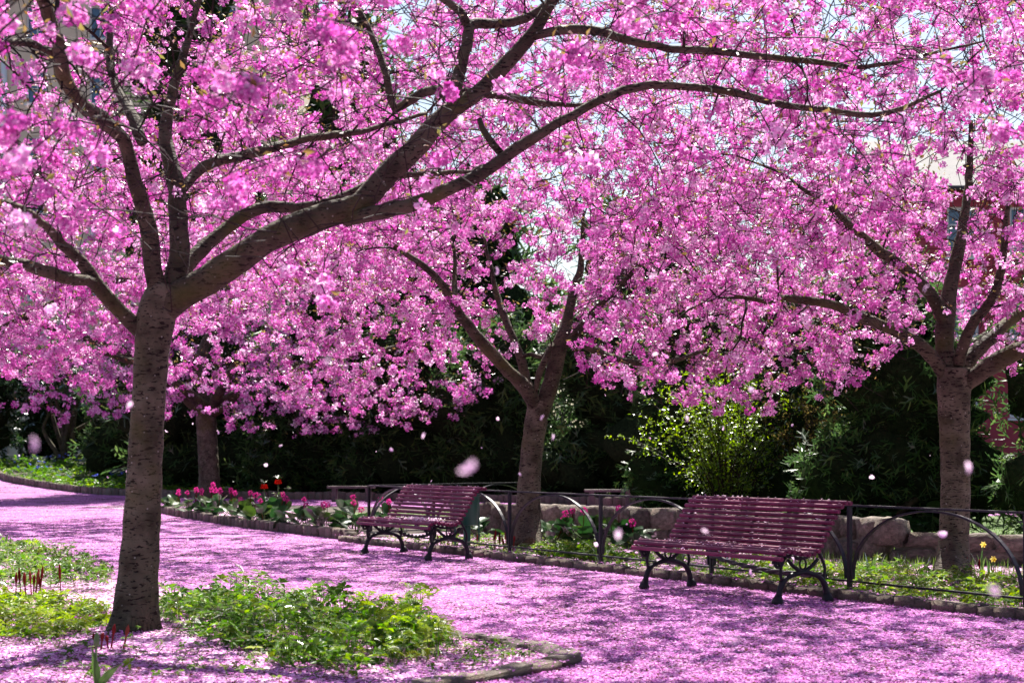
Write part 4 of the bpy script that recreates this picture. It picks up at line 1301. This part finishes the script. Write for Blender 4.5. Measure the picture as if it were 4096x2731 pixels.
p = scatter_px(160, [(400, 2540), (800, 2540), (1900, 2660), (1500, 2731), (200, 2731), (100, 2600)])
cover('scattered small seedlings poking through the petals at the bottom edge', p, .06, [TRI], .05)
p = scatter_px(120, [(1750, 2560), (2000, 2590), (2150, 2640), (1850, 2690)])
cover('tiny weeds growing beside the corner of the slab kerb', p, .04, [TRI], .04)
# right bed behind the fence
def along_bed(n, k0, k1, o0, o1):
    t, o = rng.uniform(k0, k1, n), rng.uniform(o0, o1, n)
    return F0 + np.outer(t, (1.04, -1.91, 0)) + np.outer(o, FN) + np.array((0, 0, .012))


p = along_bed(1500, -2.0, 2.0, .1, 2.6)
cover('patchy low green cover in the bed behind the two benches', p, hump(p, .10, 1.7), [TRI], .06)
p = along_bed(2000, 1.9, 4.0, -.12, 2.4)
cover('dense bright green cover round the foot of the right-hand trunk', p, hump(p, .17, 1.7), [TRI], .07, tint_mu=.65)
p = along_bed(420, .15, .75, .1, .9)
cover('clump of bright lobed leaves at the foot of the fence between the benches', p, hump(p, .24), [TRI], .09, tint_mu=.6)
# far bed
n = 3600
xx, yy = rng.uniform(-23, -7.2, n * 2), rng.uniform(50.5, 66, n * 2)
lim = np.interp(xx, far_kerb[1:7, 0], far_kerb[1:7, 1]) + .25
k = yy > lim
p = np.stack([xx[k], yy[k], ramp_z(xx[k], yy[k])], -1)[:n]
cover('thick leafy green cover over the raised bed at the far left', p, hump(p, .32), [COMP, TRI], .20)
k2 = rng.uniform(0, 1, len(p)) < .05
pb = p[k2 & (p[:, 1] > 56)]
cover('drift of tiny blue spring flowers at the back of the far left bed', pb + np.array((0, 0, .30)), .1, [TRI], .10, M['blue'], cat='flowers', name='blue_flowers')


# grass blades
def blades(label, pts, h, wdt, m, name='grass', cat='grass', lean=.35):
    n = len(pts)
    a = rng.uniform(0, 6.28, n); hh = h * rng.uniform(.5, 1.2, n)
    side = np.stack([np.cos(a), np.sin(a), np.zeros(n)], -1) * wdt * .5
    ln_ = np.stack([-np.sin(a), np.cos(a), np.zeros(n)], -1) * (lean * hh * rng.uniform(-1, 1, n))[:, None]
    up = np.zeros((n, 3)); up[:, 2] = hh
    q1 = np.stack([pts - side, pts + side, pts + side * .75 + ln_ * .35 + up * .6, pts - side * .75 + ln_ * .35 + up * .6], 1)
    q2 = np.stack([pts - side * .75 + ln_ * .35 + up * .6, pts + side * .75 + ln_ * .35 + up * .6, pts + side * .1 + ln_ + up, pts - side * .1 + ln_ + up], 1)
    Q = np.concatenate([q1, q2])
    t = rng.uniform(0, 1, n)
    return tag(quads_obj(name, Q, m, tint=np.concatenate([t, t])), label, cat, kind='stuff')


n = 9000
xx, yy = rng.uniform(-3, 9, n * 2), rng.uniform(19, 40, n * 2)
k = inside(back_lawn, xx, yy)
blades('short bright lawn grass behind the rubble wall', np.stack([xx[k], yy[k], np.full(k.sum(), .01)], -1)[:n], .07, .012, M['grass'])
p = along_bed(2200, -.2, 4.0, 2.0, 3.6)
blades('longer grass at the foot of the rubble wall', p, .12, .008, M['grass'])
p = scatter_px(500, [(500, 2400), (640, 2400), (660, 2480), (430, 2480)])
blades('thin grass round the foot of the near trunk', p, .07, .005, M['grass'])


def strap_clump(name, label, cat, base, n, h, wdt, spread=.08, lean=.5, m=None, group=None):
    root = empty(name, base)
    tag(root, label, cat, group)
    for i in range(n):
        a = rng.uniform(0, 6.28); hh = h * rng.uniform(.65, 1.1); le = lean * rng.uniform(.2, 1.0) * hh
        b0 = np.array((math.cos(a), math.sin(a), 0)) * spread * rng.uniform(0, 1)
        d = np.array((math.cos(a + rng.normal(0, .4)), math.sin(a), 0))
        s = np.array((-math.sin(a), math.cos(a), 0)) * wdt * .5
        t = np.linspace(0, 1, 6)
        c = b0 + np.outer(t ** 2 * le, d) + np.outer(t * hh - .25 * le * t ** 3, (0, 0, 1))
        wd = np.array((.7, 1, 1, .85, .55, .05))[:, None]
        L, R = c - s * wd, c + s * wd
        c2 = c + np.outer(np.sin(t * np.pi), d) * -.004
        Q = [(L[j], R[j], R[j + 1], L[j + 1]) for j in range(5)]
        quads_obj('leaf', np.array(Q), m or M['straps'], root, np.full(5, rng.uniform(0, 1)), True)
    return root


for px, py, n, h, l in [(2585, 2262, 16, .30, 'clump of upright narrow leaves behind the left legs of the near bench'), (2720, 2268, 18, .34, 'denser clump of narrow leaves behind the near bench seat'), (2400, 2262, 9, .30, 'few strap leaves beside the fence post left of the near bench'),
                       (1610, 2140, 12, .32, 'clump of grassy leaves behind the far bench seat'), (3495, 2300, 6, .26, 'broad tulip leaves behind the right arch of the fence'), (3690, 2315, 5, .22, 'short tulip leaves left of the right-hand trunk'),
                       (4050, 2262, 14, .38, 'tall narrow daffodil leaves at the right edge'), (20, 2190, 14, .22, 'dark grassy tuft at the left edge of the picture'), (2930, 2275, 9, .30, 'strap leaves behind the right half of the near bench')]:
    strap_clump('strap_leaf_plant', l, 'plant', G(px, py), n, h, .022, group='strap-leaved plants')


def daffodil(px, py, h, label):
    b = G(px, py)
    root = strap_clump('daffodil', label, 'flower', b, 6, h * .95, .018, .05, .3, group='daffodils')
    mb = MB()
    mb.tube([(0, 0, 0), (.0, -.01, h * .6), (.01, -.03, h)], .006, 6)
    mb.build('stem', M['bulb'], root, True)
    Q = []
    for k in range(6):
        a = k * math.pi / 3
        u, v = np.array((math.cos(a), 0, math.sin(a))), np.array((-math.sin(a), 0, math.cos(a)))
        c = np.array((.01, -.045, h))
        Q.append((c, c + u * .02 + v * .012, c + u * .038 + np.array((0, .01, 0)), c + u * .02 - v * .012))
    fl = quads_obj('bloom', np.array(Q), M['yellow'], root, rng.uniform(.4, 1, 6))
    mb = MB(); mb.tube([(.01, -.043, h), (.01, -.06, h), (.01, -.08, h - .005)], [.008, .010, .015], 10, cap=False)
    mb.build('trumpet', M['yellow'], root, True)


daffodil(3925, 2300, .33, 'pale yellow daffodil drooping right of the right-hand trunk')
daffodil(3965, 2320, .22, 'lower yellow daffodil nearest the right end of the fence arch')


def shoots(px, py, n, h, spread, label, m='shoot', leafm=None):
    b = G(px, py)
    root = empty('peony_plant', b)
    tag(root, label, 'plant', 'red sprouting peonies')
    for i in range(n):
        o = rng.normal(0, spread, 2); hh = h * rng.uniform(.55, 1.1)
        e = o + rng.normal(0, .02, 2)
        mb = MB()
        t = np.linspace(0, 1, 8)
        pts = np.stack([o[0] + (e[0] - o[0]) * t, o[1] + (e[1] - o[1]) * t, hh * t], -1)
        mb.tube(pts, np.array((.006, .006, .0055, .005, .006, .013, .012, .002)) * 1.0, 6)
        s = mb.build('shoot', M[m], root, True)
        a = s.data.attributes.new('tint', 'FLOAT', 'FACE')
        a.data.foreach_set('value', np.full(len(s.data.polygons), rng.uniform(0, 1), np.float32))
    return root


shoots(110, 2400, 11, .30, .13, 'cluster of dark red peony shoots at the left edge of the near bed')
shoots(1985, 2205, 11, .26, .16, 'thin reddish shoots behind the right end of the far bench')
shoots(2895, 2268, 7, .26, .06, 'bright red stalks behind the middle of the near bench')
shoots(3815, 2318, 8, .22, .12, 'rusty red shoots at the foot of the right-hand trunk')
shoots(420, 2600, 6, .16, .07, 'short dark red shoots in front of the near trunk')
shoots(225, 1922, 7, .40, .35, 'dark red shoots in the far left bed behind the kerb')
shoots(1780, 2190, 8, .20, .10, 'red stems beside the green litter bin')

# ------------------------------------------------------------------ bergenias
def round_leaf_mesh(seed):
    r = np.random.default_rng(seed)
    V, Fq, F3 = [], [], []
    n = 12
    V.append((0, .5, 0))
    for ring, rr in ((1, .5), (2, 1.0)):
        for k in range(n):
            a = k * 2 * np.pi / n
            x, y = math.sin(a) * .43 * rr, .5 - math.cos(a) * .52 * rr
            z = .10 * abs(x) / .43 * rr - .16 * (y - .4) ** 2 * 1.6 + (r.normal(0, .03) if ring == 2 else 0)
            V.append((x, y, z))
    for k in range(n):
        F3.append((0, 1 + k, 1 + (k + 1) % n))
        Fq.append((1 + k, 1 + n + k, 1 + n + (k + 1) % n, 1 + (k + 1) % n))
    me = raw_mesh('leaf', np.array(V), [np.array(Fq), np.array(F3)], M['bergenia'], True, np.full(2 * n, r.uniform(0, 1)))
    return me


LEAVES = [round_leaf_mesh(s) for s in range(8)]


def bloom_mesh(seed):
    r = np.random.default_rng(seed)
    n = 46
    v = r.normal(0, 1, (n, 3)); v /= np.linalg.norm(v, axis=1)[:, None]
    p = v * np.array((.5, .5, .62)) * r.uniform(.6, 1, (n, 1))
    Q = place(KITE, p, r.uniform(.3, .45, n), rand_rot(n))
    return raw_mesh('bloom', Q.reshape(-1, 3), [np.arange(4 * len(Q)).reshape(-1, 4)], M['magenta'], False, r.uniform(0, 1, len(Q)))


BLOOMS = [bloom_mesh(s) for s in range(4)]


def bergenia(base, label, nl=8, size=.17, blooms=1, h=.28, group='bergenias in bloom'):
    root = empty('bergenia', base)
    tag(root, label, 'plant', group)
    st = MB()
    for i in range(nl):
        a = rng.uniform(0, 6.28) if i else -1.57
        el = rng.uniform(.15, 1.2)
        L = rng.uniform(.10, .20) * (h / .28)
        tip = np.array((math.cos(a) * L * math.cos(el) * 1.1, math.sin(a) * L * math.cos(el) * 1.1, L * math.sin(el) + .05))
        o = obj('leaf', LEAVES[rng.integers(8)], root, tip)
        o.rotation_euler = Matrix.Rotation(a - math.pi / 2, 3, 'Z').to_4x4().to_3x3().to_euler()
        o.rotation_euler = (Matrix.Rotation(a - math.pi / 2, 3, 'Z') @ Matrix.Rotation(rng.uniform(-.5, 1.0), 3, 'X') @ Matrix.Rotation(rng.normal(0, .35), 3, 'Y')).to_euler()
        s = size * rng.uniform(.75, 1.25)
        o.scale = (s, s, s)
        TRIS[0] += 36
        st.tube([(0, 0, 0), tip * .5 + np.array((0, 0, -.01)), tip], .005, 4, cap=False)
    for i in range(blooms):
        x, y = rng.normal(0, .07, 2)
        z = h * rng.uniform(.9, 1.35)
        mb = MB(); mb.tube([(x * .3, y * .3, 0), (x * .8, y * .8, z * .6), (x, y, z)], .006, 5)
        fs = mb.build('flower_stem', M['shoot'], root, True)
        o = obj('bloom', BLOOMS[rng.integers(4)], fs, (x, y, z))
        s = rng.uniform(.085, .12)
        o.scale = (s, s, s)
        TRIS[0] += 92
    st.build('leaf_stalks', M['bulb'], root, True)
    return root


# left bed: along the kerb, two staggered rows
kb = spline(np.array([(p[0], p[1], 0) for p in kerbB[2:]]), .05)
sk = np.concatenate([[0], np.cumsum(np.linalg.norm(np.diff(kb, axis=0), axis=1))])
names_l = ['first bergenia from the near trunk, with one tall pink spike', 'second bergenia from the near trunk, with a pair of pink heads', 'third bergenia from the near trunk along the front kerb', 'fourth bergenia from the near trunk along the front kerb', 'fifth bergenia from the near trunk, spilling leaves over the kerb',
           'sixth bergenia from the near trunk, below the crown imperials', 'big-leaved bergenia spilling over the kerb, right of the crown imperials', 'big glossy bergenia third from the far bench', 'big glossy bergenia second from the far bench', 'big glossy bergenia next to the left end of the far bench']
for i, l in enumerate(names_l):
    t = sk[-1] * (i + .4) / 10.2
    c = np.array([np.interp(t, sk, kb[:, k]) for k in range(3)])
    bergenia(c + np.array((.28, .12, .03)) + np.array((rng.normal(0, .05), rng.normal(0, .1), 0)), l, 14, .25, [2, 3, 2, 2, 2, 2, 1, 1, 2, 2][i], .42)
names_b = ['bergenia in the back row nearest the near trunk', 'bergenia in the back row second from the near trunk', 'bergenia in the back row third from the near trunk', 'bergenia in the back row left of the crown imperials', 'bergenia in the back row right of the crown imperials', 'bergenia in the back row near the far bench', 'bergenia in the back row just behind the far bench backrest']
for i, l in enumerate(names_b):
    t = sk[-1] * (i + .7) / 7.2
    c = np.array([np.interp(t, sk, kb[:, k]) for k in range(3)])
    bergenia(c + np.array((.85, .42, .03)) + np.array((rng.normal(0, .08), rng.normal(0, .15), 0)), l, 11, .24, [2, 2, 1, 2, 1, 1, 2][i], .44)
for px, py, nb, sz, h, l in [(2205, 2176, 1, .19, .30, 'bergenia with a bright pink head right of the leaning trunk'), (2262, 2168, 2, .20, .33, 'bergenia with two pink heads between the fence arches'), (2320, 2180, 1, .20, .30, 'bergenia behind the fence post between the benches'), (2385, 2176, 0, .19, .28, 'flowerless bergenia directly behind the fence post'),
                             (2470, 2190, 1, .20, .32, 'bergenia left of the near bench backrest'), (2540, 2196, 1, .18, .26, 'bergenia touching the left end of the near bench'), (1905, 2150, 0, .18, .26, 'small bergenia right of the far bench backrest'), (3520, 2190, 0, .20, .34, 'large dark leafy plant in front of the taller wall'), (3590, 2160, 0, .22, .42, 'tall dark leafy plant growing over the low wall'), (3725, 2150, 0, .22, .45, 'dark leafy plant beside the right-hand trunk on the wall')]:
    bergenia(G(px, py), l, 13, sz * 1.2, nb, h * 1.25)

# crown imperials
def crown_imperial(px, py, ztop, d, label):
    b = np.array(((px - HX) * d / FPX, d, 0))
    root = empty('crown_imperial', b)
    tag(root, label, 'flower', 'crown imperials')
    mb = MB(); mb.tube([(0, 0, 0), (.005, 0, ztop * .5), (0, 0, ztop)], [.013, .011, .008], 6)
    mb.build('stem', M['bulb'], root, True)

    def whorl(z0, z1, n, L, name, wd):
        Q = []
        for k in range(n):
            a = rng.uniform(0, 6.28); z = rng.uniform(z0, z1)
            u = np.array((math.cos(a), math.sin(a), 0)); v = np.array((-math.sin(a), math.cos(a), 0)); l = L * rng.uniform(.7, 1.1)
            c = np.array((0, 0, z)); e = rng.uniform(.2, .9)
            mid = c + u * l * .5 + np.array((0, 0, l * e * .6)); tip = c + u * l + np.array((0, 0, l * e * .7))
            Q.append((c, mid + v * wd, tip, mid - v * wd))
        quads_obj(name, np.array(Q), M['straps'], root, rng.uniform(.3, 1, n))
    whorl(.08, ztop * .62, 46, .16, 'leaves', .016)
    whorl(ztop - .01, ztop + .02, 18, .11, 'leaf_tuft', .010)
    for k in range(6):
        a = k * math.pi / 3
        mb = MB()
        c = np.array((math.cos(a) * .042, math.sin(a) * .042, ztop - .02))
        mb.tube([c, c + np.array((0, 0, -.02)), c + np.array((0, 0, -.06)), c * np.array((1.15, 1.15, 1)) + np.array((0, 0, -.085))], [.008, .02, .026, .028], 6, cap=False)
        o = mb.build('bell', M['red_flower'], root, True)


crown_imperial(1057, 1946, .72, 33.0, 'red crown imperial on the left, with the lower bells')
crown_imperial(1112, 1930, .80, 33.6, 'red crown imperial on the right, the taller of the pair')

# tulip at the bottom edge
tb = np.array(((392 - HX) * 9.3 / FPX, 9.3, .01))
root = empty('tulip', tb)
tag(root, 'unopened green tulip with two leaves at the bottom left edge', 'flower')
mb = MB(); mb.tube([(0, 0, 0), (-.012, 0, .12), (-.01, 0, .235)], .006, 6); mb.build('stem', M['bulb'], root, True)
mb = MB(); mb.tube([(-.01, 0, .23), (-.01, 0, .245), (-.008, 0, .27), (-.006, 0, .30), (-.005, 0, .315)], [.006, .014, .017, .011, .002], 10); mb.build('bud', M['bulb'], root, True)
for dx, hh, wd in ((-.03, .25, .022), (.14, .17, .026)):
    t = np.linspace(0, 1, 7)
    c = np.stack([dx * t ** 1.4, -.01 * t, hh * t - .02 * t ** 3], -1)
    ww = np.array((.5, .9, 1, .95, .75, .4, .05))[:, None] * wd
    s = np.array((.75, .5, -.25 if dx > .1 else 0))
    s /= np.linalg.norm(s)
    fold = np.array((0, -.012, 0))
    Q = []
    for j in range(6):
        Q.append((c[j] - s * ww[j], c[j] + fold, c[j + 1] + fold, c[j + 1] - s * ww[j + 1]))
        Q.append((c[j] + fold, c[j] + s * ww[j], c[j + 1] + s * ww[j + 1], c[j + 1] + fold))
    quads_obj('leaf', np.array(Q), M['straps'], root, np.full(12, .45), False)

# ------------------------------------------------------------------ backless benches, litter bin
def plank_bench(px0, px1, py_base, label):
    d = CAMZ * FPX / (py_base - HY)
    x0, x1 = (px0 - HX) * d / FPX, (px1 - HX) * d / FPX
    root = empty('plank_bench', ((x0 + x1) / 2, d, 0), -.05)
    tag(root, label, 'bench', 'backless plank benches')
    hw = (x1 - x0) / 2
    for k in range(2):
        mb = MB(); mb.box(-hw, hw, -.20 + k * .21, -.01 + k * .21, .36, .42); mb.build('seat_plank', M['wood'], root)
    for s in (-1, 1):
        mb = MB(); mb.box(s * hw * .72 - .06, s * hw * .72 + .06, -.17, .17, -.02, .36); mb.build('leg', M['wood'], root)


plank_bench(1312, 1500, 2006, 'weathered backless plank bench left of the far slatted bench')
plank_bench(2338, 2540, 2026, 'weathered backless plank bench between the two slatted benches')
c = G(1868, 2186)
root = empty('litter_bin', c)
tag(root, 'green metal litter bin standing behind the far slatted bench', 'bin')
mb = MB(); mb.tube([(0, 0, 0), (0, 0, .02), (0, 0, .40), (0, 0, .42)], [.05, .05, .05, .05], 12); mb.build('post', M['bin'], root, True)
mb = MB(); mb.tube([(0, 0, .30), (0, 0, .31), (0, 0, .74), (0, 0, .75), (0, 0, .752), (0, 0, .45)], [.12, .16, .175, .18, .165, .15], 20); mb.build('bin_body', M['bin'], root, True)
mb = MB(); mb.tube([(0, 0, .70), (0, 0, .705), (0, 0, .735), (0, 0, .74)], [.176, .19, .19, .178], 20, cap=False); mb.build('rim', M['bin'], root, True)
for s in (-1, 1):
    mb = MB(); mb.box(s * .165 - .01, s * .165 + .01, -.015, .015, .0, .72); mb.build('strut', M['bin'], root)

# ------------------------------------------------------------------ buildings glimpsed through the crowns
def building(name, x0, x1, y, depth, h, m, label, storeys, wcols, roofh=1.5, ww=1.1, wh=1.7, first=2.0):
    root = empty(name, ((x0 + x1) / 2, y, 0))
    tag(root, label, 'building')
    hw = (x1 - x0) / 2
    # front wall assembled round the window openings
    sh = (h - first) / storeys
    xs_ = np.linspace(-hw, hw, wcols + 2)[1:-1]
    wl = MB()
    edges = [-hw] + [e for c in xs_ for e in (c - ww / 2, c + ww / 2)] + [hw]
    for k in range(0, len(edges), 2):
        wl.box(edges[k], edges[k + 1], 0, .35, 0, h)
    for c in xs_:
        z = 0.0
        for s in range(storeys):
            z0 = first + s * sh + .5
            wl.box(c - ww / 2, c + ww / 2, .0, .35, z, z0)
            z = z0 + wh
        wl.box(c - ww / 2, c + ww / 2, .0, .35, z, h)
    wl.box(-hw, hw, .36, depth, 0, h)
    wl.build('wall', m, root)
    for c in xs_:
        for s in range(storeys):
            z0 = first + s * sh + .5
            px_, py_, _ = to_px(np.array([(c + (x0 + x1) / 2, y, z0)]))
            if px_[0] < -300 or px_[0] > 4400 or py_[0] < -300: continue
            fr = MB()
            fr.box(c - ww / 2, c - ww / 2 + .09, .12, .2, z0, z0 + wh); fr.box(c + ww / 2 - .09, c + ww / 2, .12, .2, z0, z0 + wh)
            fr.box(c - ww / 2 + .09, c + ww / 2 - .09, .12, .2, z0, z0 + .09); fr.box(c - ww / 2 + .09, c + ww / 2 - .09, .12, .2, z0 + wh - .09, z0 + wh)
            fr.box(c - .03, c + .03, .13, .19, z0 + .09, z0 + wh - .09); fr.box(c - ww / 2 + .09, c - .03, .13, .19, z0 + wh * .62, z0 + wh * .62 + .06); fr.box(c + .03, c + ww / 2 - .09, .13, .19, z0 + wh * .62, z0 + wh * .62 + .06)
            w_ = fr.build('window', M['white'], root)
            pn = MB(); pn.box(c - ww / 2 + .02, c + ww / 2 - .02, .22, .24, z0 + .02, z0 + wh - .02); pn.build('pane', M['glass'], w_)
            sl = MB(); sl.box(c - ww / 2 - .08, c + ww / 2 + .08, -.12, -.003, z0 - .10, z0 - .02); sl.build('sill', M['white'], w_)
    rf = MB()
    V = [(-hw - .4, -.5, h), (hw + .4, -.5, h), (hw + .4, depth + .5, h), (-hw - .4, depth + .5, h), (-hw - .4, depth / 2, h + roofh), (hw + .4, depth / 2, h + roofh)]
    rf.add(V, [(0, 1, 5, 4), (2, 3, 4, 5), (0, 3, 2, 1)], [(0, 4, 3), (1, 2, 5)])
    rf.build('roof', M['roof'], root)
    gt = MB(); gt.tube([(-hw - .4, -.55, h + .02), (hw + .4, -.55, h + .02)], .09, 8); gt.build('gutter', M['roof'], root, True)
    return root


cb = building('apartment_house', -31.0, -11.5, 88.0, 12, 25.5, M['cream'], 'cream plastered apartment house glimpsed through blossom at the upper left', 7, 5, 3.0)
mb = MB(); mb.tube([(-4.9, -.14, .2), (-4.9, -.14, 25.3)], .16, 10); mb.build('downpipe', M['white'], cb, True)
building('red_house', 13.2, 26.0, 58.0, 10, 10.2, M['red'], 'red plastered house glimpsed behind the right-hand cherry crown', 3, 5, 2.6)

# ------------------------------------------------------------------ petals on the ground and in the air
rng = np.random.default_rng(5)


def strew(n, poly, ok, z, size, m, label, dmin, dmax, p=1.5):
    """petals scattered on the ground, thinning out with distance"""
    u = rng.uniform(0, 1, n * 4)
    d = (dmin ** -p + u * (dmax ** -p - dmin ** -p)) ** (-1 / p)
    x = rng.uniform(-.34, .34, n * 4) * d
    k = inside(poly, x, d)
    x, d = x[k][:n], d[k][:n]
    pos = np.stack([x, d, z + rng.uniform(.002, .012, len(x)) + ramp_z(x, d)], -1)
    Q = place(KITE, pos, size * rng.uniform(.7, 1.25, len(x)) * (1 + np.clip(d - 15, 0, 40) * .02), rand_rot(len(x), .55))
    return tag(quads_obj('fallen_petals', Q, m, tint=np.clip(rng.normal(.60, .27, len(Q)), 0, 1)), label, 'petals', kind='stuff')


strew(95000, path_poly, None, PZ, .024, M['fallen'], 'carpet of fallen pink petals covering the path', 8.6, 50.0)
strew(26000, near_bed, None, .012, .026, M['fallen'], 'fallen pink petals strewn over the near flower bed', 8.6, 26.0)
strew(9000, right_bed, None, .012, .024, M['fallen'], 'fallen pink petals strewn in the bed behind the fence', 11.0, 28.0)

for line, zt, n, l in ((kerbA, .088, 900, 'petals caught on the kerb along the fence'), ([np.array((*p, 0)) for p in near_edge[4:12]], .054, 900, 'petals caught on the slab kerb of the near bed')):
    pts = spline(np.array([(p[0], p[1], 0) for p in line]), .05)
    c = pts[rng.integers(0, len(pts), n)] + np.concatenate([rng.normal(0, .07, (n, 2)), np.zeros((n, 1))], 1)
    c[:, 2] = zt
    Q = place(KITE, c, rng.uniform(.018, .028, n), rand_rot(n, .6))
    tag(quads_obj('fallen_petals', Q, M['fallen'], tint=np.clip(rng.normal(.55, .25, n), 0, .93)), l, 'petals', kind='stuff')

# drifting petals
pm = []
for s in range(3):
    r = np.random.default_rng(s)
    t = np.linspace(-1, 1, 5)
    V = np.array([(a * .5, b * .42 * math.sqrt(max(.12, 1 - a * a * .9)), .16 * (a * a + b * b) - .05 + .1 * a * b) for a in t for b in (-1, -.33, .33, 1)])
    Fq = [(i * 4 + j, (i + 1) * 4 + j, (i + 1) * 4 + j + 1, i * 4 + j + 1) for i in range(4) for j in range(3)]
    pm.append(raw_mesh('drifting_petal', V, [np.array(Fq)], M['airborne'], True, np.full(12, .3 + .3 * s)))
spec = [(1872, 1880, 1.9, .026, 'large blurred petal drifting above the far bench backrest'), (1310, 1437, 2.4, .022, 'blurred petal drifting left of the forked trunk, before shaded blossom'), (145, 1770, 2.2, .024, 'blurred petal drifting before the far left shrubs'),
        (2935, 2548, 1.7, .014, 'large blurred petal low over the path in front of the near bench'), (1845, 485, 3.6, .022, 'white petal drifting against the thick right-sweeping limb'), (2608, 1103, 3.4, .022, 'blurred petal drifting over the middle of the crowns'),
        (3835, 1245, 3.6, .022, 'blurred petal drifting above the fork of the right-hand trunk'), (3880, 1870, 2.8, .022, 'elongated blurred petal right of the right-hand trunk'), (3980, 2355, 2.2, .022, 'pale blurred petal in front of the right end of the fence'), (2470, 2135, 2.9, .020, 'pale blurred petal left of the near bench backrest'),
        (520, 1620, 4.0, .022, 'round petal drifting at the left edge of the near trunk'), (2165, 1668, 6.0, .022, 'bright petal drifting before the forked trunk'), (1990, 1672, 7.0, .022, 'bright petal drifting left of the forked trunk'), (1690, 1742, 5.0, .020, 'petal drifting above the dark hedge left of the forked trunk'),
        (2822, 2120, 3.6, .018, 'pink petal drifting in front of the near bench backrest'), (3700, 1150, 4.2, .02, 'pink petal drifting left of the right-hand fork'), (2060, 700, 4.5, .02, 'petal drifting below the second branch of the near tree')]
for px, py, d, s, l in spec:
    p = P(px, py, d)
    o = obj('drifting_petal', pm[rng.integers(3)], None, p)
    o.rotation_euler = tuple(rng.uniform(0, 6.28, 3)); o.scale = (s * .8, s * .55, s * .8)
    tag(o, l, 'petal', 'petals drifting in the air')
for i in range(80):
    d = rng.uniform(5, 22)
    p = P(rng.uniform(50, 4050), rng.uniform(900, 2300), d)
    if p[2] < .15: continue
    o = obj('drifting_petal', pm[rng.integers(3)], None, p)
    s = rng.uniform(.017, .026)
    o.rotation_euler = tuple(rng.uniform(0, 6.28, 3)); o.scale = (s, s, s)
    tag(o, 'tiny pale pink petal falling through the air', 'petal', 'small petals falling through the air')
print('TRIS about', TRIS[0], 'blossom quads', nq)
